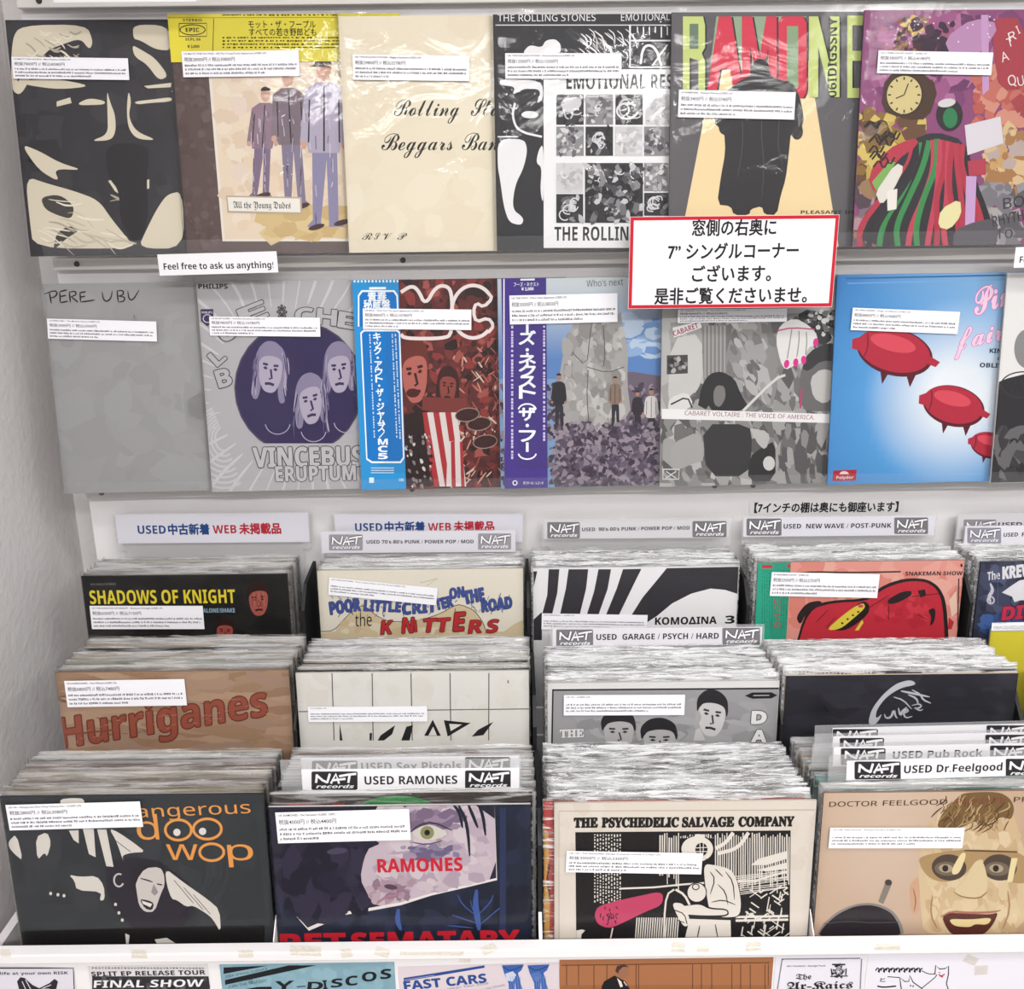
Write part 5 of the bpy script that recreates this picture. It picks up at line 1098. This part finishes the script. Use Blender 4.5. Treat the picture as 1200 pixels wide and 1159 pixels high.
a.poly([(205, 940), (225, 890), (290, 830), (370, 795), (450, 790), (530, 820), (570, 880), (580, 940)], '#8f8a88'); a.poly([(210, 940), (232, 895), (295, 838), (372, 803), (448, 799), (522, 828), (558, 885), (566, 940)], '#2c262b'); a.line([(235, 880), (330, 868), (450, 876), (555, 872)], 3, '#5a5158', 1)
a.t('DOCTOR', 260, 382, 464, 378, 24, '#4a342b', .0); a.t('FEELGOOD', 488, 377, 762, 371, 24, '#4a342b', .0); a.t('PRIVATE', 798, 370, 1010, 364, 24, '#8d5040', .0); a.t('PRACTICE', 1045, 362, 1300, 354, 24, '#4a342b', .0)
fdone(a, ('UK DR. FEELGOOD - Private Practice (USED LP)', None, (265, 473), (838, 473), 98))
file_records(2, a.x + .002, a.z, 25, 'mix', 's', 'sleeved record filed behind the tan one with a grinning man, front row', 'records in the right bin of the front row', 34, taper=-.0001, skip=(6, 11, 16, 21))

# partitions between the columns of each bin: dark boards, and low white ones at the very front
BLACK = plain('black_board', '#1c1b1d', .6)
for i, r in enumerate(ROWS):
    xs = sorted(FX[i])[:5]; e = r['bin']; zb = r['zb']; yf, yb = ((1.3797, 1.4918), (1.1777, 1.3298), (.9932, 1.1643))[i]
    for k in range(len(xs) - 1):
        gap = xs[k + 1] - xs[k] - LB_; off = min(gap / 2, .0075) if gap < .035 else .014
        if i == 0: off = gap / 2
        if i == 2 and k: off = (.0108, .0028)[k - 1]
        x = xs[k] + LB_ + off
        t_ = max(.0006, min(off - .003, .0025)); s = t_
        def prism(pts, t, mat):
            n = len(pts); V = [(x + q * t, y, z) for q in (-1, 1) for (y, z) in pts]
            Fc = [tuple(range(n)), tuple(range(2 * n - 1, n - 1, -1))] + [(q, n + q, n + (q + 1) % n, (q + 1) % n) for q in range(n)]
            o = mesh_obj('partition', V, Fc, mat); o.parent = e; o.matrix_parent_inverse = e.matrix_world.inverted(); return o
        y0 = yf + (.022 if i == 2 else .004)
        prism([(y0, zb - .0008), (yb, zb - .0008), (yb, r['z'] - .02), (y0 + .03, r['z'] - .028), (y0, r['z'] - .06)], s, BLACK)['label'] = 'black partition'
        if i == 2: prism([(yf, zb - .0008), (y0 - .001, zb - .0008), (y0 - .001, zb + .17), (yf, zb + .15)], max(.0006, min(t_, .002)), WHITE)['label'] = 'low white partition'
# ------------------------------------------------------------------ divider signs and notices
def nat_logo(a, x0, y0, x1, y1, bg='#8a888b'):
    """square black-edged shop mark with brushed white strokes, over two pixel corners"""
    X = lambda u, v: (x0 + (x1 - x0) * u, y0 + (y1 - y0) * v)
    w_ = (x1 - x0)
    a.poly([X(.03, 0), X(.97, 0), X(1, .05), X(1, .95), X(.97, 1), X(.03, 1), X(0, .95), X(0, .05)], bg)
    for col, k in (('#29272b', .085), ('#f4f2f5', .05)):
        for pts in ([(.1, .62), (.12, .16)], [(.1, .18), (.24, .48), (.35, .6)], [(.34, .62), (.4, .12)], [(.42, .66), (.53, .14), (.6, .66)], [(.46, .48), (.74, .4)], [(.6, .26), (.8, .17), (.97, .13)], [(.83, .16), (.8, .62)]):
            a.line([X(*p) for p in pts], w_ * k, col)
    a.t('records', *X(.1, .9), *X(.93, .9), (y1 - y0) * .2, '#f4f2f5', .045, .3, out='#29272b', ow=.03)
def divider(row, bl, br, tl, dy, label, text, crop, logos=(), tw=None, th=None, bg='#e6e3ea', lbg='#8a888b', card=None, tcol='#252329', bold=.03, plate_up=0, twocol=None, depth=.265, kind='name'):
    """clear plastic divider plate rising out of the records, carrying a printed strip"""
    Y = ROWS[row]['Y'] + dy
    PN = lambda off: (Vector((0, Y - off, ROWS[row]['z'])), Vector((0, math.cos(LEAN), -math.sin(LEAN))))
    a = quad_art(bl, br, tl, plane=PN(0), T=.0009, base='#c9c6c8', crop=crop)
    root = empty('divider_sign', a.M, label, 'sign', 'divider signs in the browser bins')
    a.M = a.M.copy()
    c = Art(a.M @ Matrix.Translation((0, -.0005, 0)), a.W, a.H, .0003, bg, None, crop)
    if card:   # strip narrower than the plate
        x0, y0, x1, y1 = card
        c = quad_art((x0, y1), (x1, y1 + (br[1] - bl[1]) * (x1 - x0) / (br[0] - bl[0])), (x0, y0), plane=PN(.0005), T=.0003, base=bg, crop=crop)
    for lg in logos: nat_logo(c, *lg, lbg)
    for (s, x0, y0, x1, y1, h, col) in text: c.t(s, x0, y0, x1, y1, h, col, bold)
    c.finish('title_strip', root, PAPER)
    w0, w1, t_, q = -.002, a.W + .002, .0009, .014   # a tab above, a slightly narrower tongue down between the records
    P = [(w0 + q, -depth), (w1 - q, -depth), (w1 - q, -.012), (w1, -.012), (w1, a.H + .0015), (w0, a.H + .0015), (w0, -.012), (w0 + q, -.012)]
    V = [(x, y, z) for y in (0, t_) for (x, z) in P]
    pl = mesh_obj('plate', V, [tuple(range(8)), tuple(range(15, 7, -1))] + [(k, k + 8, (k + 1) % 8 + 8, (k + 1) % 8) for k in range(8)], DIVPLA)
    pl.parent = root; pl.matrix_basis = Matrix.Identity(4)
    return root
NB, RB2 = '#27457f', '#b3283a'
# plain strips against the rack (back of back row)
for k, (cr, bl, br, tl, ux, lab) in enumerate(((CG, (438, 148), (1146, 142), (438, 40), (511, 112, 1040, 108), 'blue and red lettered sign at the back of the left bin'),
                                              (CH, (213, 180), (1088, 180), (213, 50), (305, 130, 955, 127), 'blue and red lettered sign half hidden behind the punk divider sign'))):
    x0, y0, x1, y1 = ux; W_ = x1 - x0; h = W_ * .06
    f = lambda t: x0 + W_ * t
    divider(0, bl, br, tl, .0946 + .0006 * k, lab, [('USED', x0, y0, f(.196), y0, h, NB), ('中古新着', f(.215), y0, f(.50), y0 - 1, h, NB), ('WEB', f(.525), y0 - 1, f(.69), y0 - 2, h, RB2), ('未掲載品', f(.712), y0 - 2, x1, y1, h, RB2)], cr, bg='#dddbe4', bold=.035)
divider(0, (150, 232), (1055, 226), (150, 132), .0747, 'clear divider sign headed 70s-80s punk, power pop and mod', [("USED 70's-80's PUNK / POWER POP / MOD", 358, 188, 860, 186, 17, '#2a282c')], CH, [(182, 145, 340, 220), (880, 140, 1035, 216)], bg='#dcdae2', lbg='#9a989f')
divider(0, (145, 168), (1020, 162), (145, 76), .0853, 'clear divider sign headed 90s-00s punk, power pop and mod', [("USED  90's-00's PUNK / POWER POP / MOD", 328, 130, 832, 122, 17, '#2a282c')], CI, [(165, 87, 318, 164), (845, 82, 1005, 158)], lbg='#7a787c', bg='#d5d3d6', card=(150, 82, 1015, 166))
divider(0, (37, 138), (826, 130), (40, 58), .0853, 'clear divider sign headed new wave and post-punk', [('USED  NEW WAVE / POST-PUNK', 205, 104, 650, 100, 20, '#2a282c')], CJ, [(52, 62, 197, 133), (663, 58, 803, 126)], lbg='#77757a', bg='#dddbe4')
divider(0, (918, 148), (1400, 140), (930, 46), .0906, 'divider sign mostly hidden behind another at the right end of back row', [('USED V', 1092, 96, 1230, 94, 18, '#2a282c')], CJ, [(950, 66, 1085, 140)], lbg='#8d8b90', bg='#d2d0d4')
divider(0, (950, 172), (1400, 165), (955, 95), .08, 'divider sign in front at the right end of the back row', [('USED', 1115, 138, 1174, 136, 17, '#2a282c'), ('POST-PUNK', 1190, 136, 1350, 133, 17, '#2a282c')], CJ, [(965, 100, 1105, 165)], lbg='#9492a0', bg='#e6e4ec')
divider(1, (185, 675), (1172, 665), (190, 580), .1171, 'clear divider sign headed garage, psych and hard, middle row', [('USED  GARAGE / PSYCH / HARD', 395, 639, 968, 633, 29, '#2a282c')], CI, [(207, 590, 380, 670), (985, 582, 1162, 660)], lbg='#7d7b7f', bg='#e4e2e8', card=(190, 588, 1168, 672))
divider(2, (142, 262), (1064, 255), (142, 140), .0323, 'fully readable divider sign in the second bin of the front row', [('USED RAMONES', 458, 231, 820, 228, 36, '#2a282c')], CL, [(250, 180, 430, 252), (850, 176, 1028, 247)], lbg='#2f2d31', card=(216, 172, 1062, 262), bg='#f4f2f5')
divider(2, (216, 215), (1062, 205), (216, 128), .0641, 'divider sign half hidden behind another in the second bin of the front row', [('USED Sex Pistols', 445, 178, 835, 174, 36, '#2a282c')], CL, [(252, 138, 430, 205), (850, 124, 1026, 196)], lbg='#2f2d31', bg='#eceaee')
divider(2, (262, 270), (1300, 240), (270, 168), .0323, 'frontmost and fully readable divider sign of the front row right bin', [('USED Dr.Feelgood', 578, 240, 996, 228, 36, '#2a282c')], CN, [(368, 190, 565, 266), (1012, 178, 1200, 254)], lbg='#2f2d31', card=(332, 188, 1290, 272), bg='#f2f0f3')
divider(2, (190, 240), (1300, 215), (198, 120), .0588, 'second divider sign from the front in the front row right bin', [('USED Pub Rock', 530, 178, 912, 168, 34, '#2a282c')], CN, [(310, 134, 500, 205), (945, 122, 1130, 190)], lbg='#2f2d31', card=(275, 130, 1290, 212), bg='#eeecef')
divider(2, (200, 200), (1300, 175), (205, 78), .0853, 'third divider sign from the front in the front row right bin', [], CN, [(305, 90, 494, 160), (925, 76, 1110, 146)], lbg='#2f2d31', card=(272, 84, 1290, 172), bg='#eceaee')
divider(2, (200, 160), (1300, 135), (204, 42), .1118, 'rearmost, mostly covered divider sign of the front row right bin', [], CN, [(275, 52, 468, 118), (930, 36, 1110, 104)], lbg='#2f2d31', card=(270, 48, 1290, 132), bg='#eeecef')

# paper notices
def notice(bl, br, tl, Y, label, crop, lines, base='#f5f3f7', T=.0008, border=None, lean=0):
    a = quad_art(bl, br, tl, Y, T=T, base=base, crop=crop)
    if border:
        bc, m = border; a.raw([(.0005, .0005), (a.W - .0005, .0005), (a.W - .0005, a.H - .0005), (.0005, a.H - .0005)], [lin(bc)] * 4, a.lay())
        a.raw([(m, m), (a.W - m, m), (a.W - m, a.H - m), (m, a.H - m)], [lin(base)] * 4, a.lay())
    for (s, x0, y0, x1, y1, h, col, b) in lines: a.t(s, x0, y0, x1, y1, h, col, b)
    return tag(a.finish('paper_notice', None, PAPER), label, 'notice')
notice((535, 923), (932, 912), (531, 852), SY - .016, 'small white notice offering help, stuck on the ledge under the top row', CA, [('Feel free to ask us anything!', 549, 903, 916, 897, 21, '#28262a', .03)])
notice((736, 362), (975, 359.5), (741, 254), SY - .022, 'white notice with hand-drawn red border hung between the two record rows', (0, 0, 1),
       [('窓側の右奥に', 811, 275, 909, 274, 14.5, '#252328', .022), ('7” シングルコーナー', 783, 303, 935, 301, 14.5, '#252328', .022), ('ございます。', 811, 329, 903, 328, 14.5, '#252328', .022), ('是非ご覧くださいませ。', 767, 355, 945, 353, 14.5, '#252328', .022)], border=('#cf2638', .0052), T=.0016)
notice((1165, 897), (1400, 890), (1167, 828), SY - .016, 'small white notice cut by the right picture edge under the top row', CC, [('Feel free to ask us anything!', 1184, 880, 1560, 874, 21, '#28262a', .03)])
notice((878, 603), (1058, 600), (878, 587), RACKY - .0012, 'strip of bracketed Japanese lettering on the white rack above the new wave sign', (0, 0, 1), [('【7インチの棚は奥にも御座います】', 884, 600, 1052, 598.5, 9.5, '#2c2a2e', .03)], base='#f1eeee', T=.0004)
notice((63, 3), (230, 2), (63, -20), SY - .016, 'white price paper cut by the top picture edge', (0, 0, 1), [])
# ------------------------------------------------------------------ flyers on the front of the bins
FY = .984
C1, C2, C3, C4, C5 = (0, 1090, 5), (230, 1090, 5), (460, 1090, 5), (690, 1090, 5), (900, 1090, 4)
def flyer(x0, y0, x1, y1, label, base, crop, long=1.0, w=.19):
    """sheet of paper hanging down below the frame, its top edge at these two pixels"""
    A, B = hitY(crop[0] + x0 / crop[2], crop[1] + y0 / crop[2], FY - .0008), hitY(crop[0] + x1 / crop[2], crop[1] + y1 / crop[2], FY - .0008)
    U = (B - A); W = U.length; H = W * long; V = Vector((0, 0, 1)); M0 = frameM(A, U, V); Vv = Vector((M0[0][2], M0[1][2], M0[2][2]))
    a = Art(frameM(A - Vv * H, U, V), W, H, .0005, base, None, crop); a.label = label; return a
def fin(a): return tag(a.finish('flyer', None, PAPER), a.label, 'flyer', 'gig flyers under the front bins')
a = flyer(-60, 212, 432, 220, 'white flyer with a black frame and rooster at the left end', '#e3dfe8', C1, 1.3)
a.line([(-40, 222), (430, 222), (445, 600)], 8, '#2a282c'); a.t('life at your own RISK', 3, 262, 400, 258, 20, '#2a282c', .035)
for p in ([(100, 300), (120, 275), (145, 280), (190, 320), (230, 340), (290, 310), (320, 285), (340, 300), (330, 345), (300, 420), (140, 420), (110, 340)],): a.poly(p, '#2e2c30')
for pts in ([(130, 300), (150, 345)], [(150, 290), (180, 345)], [(250, 340), (300, 320)], [(240, 345), (290, 345)]): a.line(pts, 7, '#e3dfe8', 0, True)
fin(a)
a = flyer(512, 212, 1215, 200, 'white and black flyer lettered in jagged type, second from left', '#e2dde0', C1, 1.3)
a.rect(540, 270, 1230, 700, '#343135'); a.speck(540, 280, 1200, 345, 40, 8, 20, ['#4a464b', '#2a282c', '#5c585e'], 2)
r = random.Random(3); x = 540
while x < 1200: a.t(r.choice('OCTPUSVAGERDN'), x, 226, x + 12, 226, 11, '#2a282c', .02); x += 19
a.t('SPLIT EP RELEASE TOUR', 538, 268, 1206, 258, 32, '#242226', .03, out=None); a.t('FINAL SHOW', 550, 335, 1200, 328, 52, '#f0eef0', .035, .15, out='#242226', ow=.02); fin(a)
a = flyer(135, 203, 1160, 188, 'pale blue flyer with ragged black disco lettering', '#86aab7', C2, 1.1)
a.speck(140, 210, 1150, 345, 60, 20, 50, ['#8aaebb', '#82a6b3', '#8fb2be'], 3)
BB = '#1f2026'
a.poly([(160, 218), (420, 208), (160, 256)], BB); a.poly([(168, 292), (540, 206), (705, 205), (170, 320)], BB); a.poly([(290, 345), (360, 332), (440, 330), (460, 400), (290, 400)], BB)
a.t('2004 SPRING SUMMER', 172, 280, 420, 232, 17, BB, .01); a.t('JOIN THE DISCOS!!', 188, 340, 415, 300, 18, BB, .01)
for s, x, y, x1, y1, h in (('Y', 470, 350, 580, 345, 62), ('D', 650, 350, 745, 348, 58), ('I', 745, 345, 775, 342, 62), ('S', 790, 335, 865, 330, 60), ('C', 880, 325, 955, 318, 66), ('O', 975, 300, 1060, 295, 66), ('S', 1080, 285, 1150, 280, 68)): a.t(s, x, y, x1, y1, h, BB, .035, .1, out='#2a2a30', ow=.005)
a.line([(590, 330), (640, 326)], 5, BB); fin(a)
a = flyer(30, 215, 975, 190, 'pale pink flyer printed with two blue figures and slanted blue lettering', '#dccfd4', C3, 1.2)
BU = '#2c4c8e'
a.poly([(65, 280), (538, 206), (540, 220), (66, 300)], BU); a.t('FAST CARS', 72, 352, 552, 305, 62, BU, .05); a.t('Japan Tour 2008', 320, 350, 562, 316, 15, '#4a5a8c', .01); a.t('The Last Chords', 495, 360, 660, 325, 15, '#4a5a8c', .01); a.line([(70, 292), (245, 264)], 3, '#b9b4cc')
for ox, k in ((0, 1), (150, -1)):
    a.poly([(640 + ox, 205), (770 + ox, 200), (755 + ox, 235), (735 + ox, 250), (775 + ox, 400), (735 + ox, 400), (715 + ox, 300), (720 + ox, 400), (685 + ox, 400), (680 + ox, 310), (655 + ox, 255)], '#3f62a8')
    a.poly([(660 + ox, 255), (705 + ox, 240), (725 + ox, 262), (705 + ox, 300), (672 + ox, 296)], '#c9cfe0' if k > 0 else '#5674b4'); a.line([(650 + ox, 215), (690 + ox, 240), (760 + ox, 210)], 6, '#263f7a', 1)
    for q in range(5): a.line([(690 + ox + q * 14, 270), (696 + ox + q * 14, 345)], 4, '#7d95c8', 0, True)
fin(a)
a = flyer(-172, 176, 1083, 160, 'brown wood-panel flyer with a man in a dark suit', '#a86f4b', C4, .6)
a.line([(-160, 206), (1060, 190)], 5, '#5c3a28'); 
for x in (30, 106, 277, 292, 608, 660, 720, 838, 890, 946, 1032, 1052, -60, -130): a.line([(x, 200), (x, 600)], 5, '#6b4530')
a.rect(-160, 322, 1080, 700, '#9c6542'); 
for x in (30, 106, 277, 292, 608, 660, 720, 838, 890, 946, 1032): a.line([(x, 318), (x, 600)], 5, '#5f3d2a')
a.poly([(75, 330), (90, 300), (150, 265), (215, 300), (240, 345), (230, 500), (70, 500)], '#1f1b20'); a.poly([(160, 250), (175, 215), (215, 208), (235, 225), (230, 260), (205, 285), (175, 280)], '#9c6b52'); a.poly([(155, 240), (165, 210), (205, 200), (238, 215), (200, 215), (178, 235), (172, 255)], '#4a342c'); a.poly([(165, 280), (190, 300), (200, 330), (185, 335)], '#e3d6cc'); a.line([(205, 300), (222, 325)], 6, '#d8c8bc')
fin(a)
a = flyer(36, 122, 462, 116, 'white flyer with zigzag frame and old blackletter title', '#e6e3eb', C5, 1.3)
zz = [];
for i in range(60): zz.append((66 + i * 6.2, 133 - i * .06 + (i % 2) * 5))
a.line(zz, 4, '#2a282c')
for xx, dx in ((64, -.16), (436, -.05)): a.line([(xx + (i % 2) * 5 + dx * i * 4.5, 135 + i * 4.5) for i in range(60)], 4, '#2a282c')
a.t("60's Teenbeat / Garage Punk", 88, 172, 270, 170, 9, '#2a282c', .03)
for cx, cy in ((330, 162), (318, 195), (346, 195), (330, 210)): a.speck(cx - 14, cy - 10, cx + 14, cy + 10, 14, 3, 8, ['#2a282c', '#4a484c', '#b9b6bc'], cx)
a.line([(300, 160), (362, 160)], 7, '#2a282c'); a.ring(332, 192, 16, 16, 4, '#2a282c'); a.line([(292, 216), (374, 214)], 5, '#2a282c'); a.line([(296, 180), (300, 212)], 6, '#2a282c'); a.line([(366, 178), (364, 210)], 6, '#2a282c')
a.t(fraktur('The'), 130, 230, 202, 228, 30, '#2a282c', .02); a.t(bfraktur('Ar-Kaics'), 88, 278, 395, 272, 42, '#242226', .01); fin(a)
a = flyer(470, 112, 1240, 104, 'large white sheet with a felt pen drawing of cats at the right end', '#e9e6ee', C5, .7)
K = '#2a282c'
for i in range(9): x = 512 + i * 24; a.line([(x - 8, 190), (x + 4, 172), (x + 12, 200), (x + 2, 192), (x + 20, 178)], 6, K, 1)
a.line([(720, 190), (750, 205), (785, 206)], 4, K, 1)
a.line([(782, 208), (786, 164), (804, 182), (830, 180), (846, 168), (846, 205), (836, 250), (852, 300)], 5, K, 0); a.line([(800, 208), (812, 216), (828, 206)], 6, '#b8323e', 1); a.line([(806, 214), (820, 220)], 6, '#b8323e'); a.line([(800, 198), (808, 200)], 4, '#b8323e')
a.line([(618, 222), (560, 218)], 4, K); a.line([(630, 300), (622, 260), (618, 222), (640, 240), (660, 240), (664, 212), (680, 244), (720, 272), (740, 300)], 5, K); a.line([(720, 272), (780, 225), (792, 208)], 4, K, 1); a.ell(668, 260, 3, 5, K); a.ell(680, 262, 3, 5, K)
a.t('と', 524, 242, 550, 240, 20, K, .02); a.line([(512, 262), (540, 268), (600, 262)], 7, K, 1)
fin(a)
# scraps of old clear tape left on the bins
TAPE = plasticmat('yellowed_tape', .06, .0, .3, 60, .1, (1, .985, .95, 1), .15)
LIPY = .975
def scrap(px, py, w, h, ang, Y, label):
    p = hitY(px, py, Y - .0006); m = 1.2e-3 * .86
    V, Fc = [], []; boxvf(-w / 2 * m, 0, -h / 2 * m, w / 2 * m, .0003, h / 2 * m, V, Fc)
    o = mesh_obj('tape_scrap', V, Fc, TAPE); o.matrix_world = Matrix.Translation(p) @ Matrix.Rotation(math.radians(ang), 4, 'Y'); tag(o, label, 'tape', 'old tape scraps on the bins')
for (px, py, w, h, an, lab) in ((163, 1118, 18, 12, 2, 'yellowed tape scrap on the front ledge above the second flyer'), (288, 1118, 17, 10, 0, 'tape scrap on the front ledge left of the torn face sleeve'), (358, 1114, 36, 14, 4, 'wide double tape scrap on the ledge under the torn face sleeve'),
                          (406, 1117, 13, 12, -8, 'small square tape scrap on the ledge under the red film lettering'), (448, 1116, 17, 12, 20, 'slanted tape scrap on the ledge under the red film lettering'), (506, 1117, 74, 6, 1, 'long thin tape strip on the ledge above the pale pink flyer'),
                          (573, 1112, 18, 12, -25, 'crooked tape scrap on the ledge above the two blue figures'), (795, 1110, 16, 13, 3, 'upright tape scrap on the ledge below the pink shape'), (824, 1112, 14, 8, 2, 'small tape scrap right of the upright one below the diver drawing'),
                          (883, 1109, 18, 12, -6, 'tape scrap on the ledge below the right edge of the diver drawing'), (1040, 1110, 30, 8, 1, 'faint tape strip on the ledge below the tan sleeve'), (6, 1117, 12, 10, 0, 'tape scrap at the left end of the front ledge')):
    scrap(px, py, w, h, an, LIPY, lab)
for (px, py, w, h, an, lab) in ((545, 1125.5, 13, 6, 3, 'tape holding the pale pink flyer at its top'), (1138, 1125, 16, 11, 25, 'crumpled tape on the right sheet near its top'), (1150, 1137, 15, 13, -4, 'square of tape on the right sheet below the crumpled one')):
    scrap(px, py, w, h, an, FY - .0015, lab)
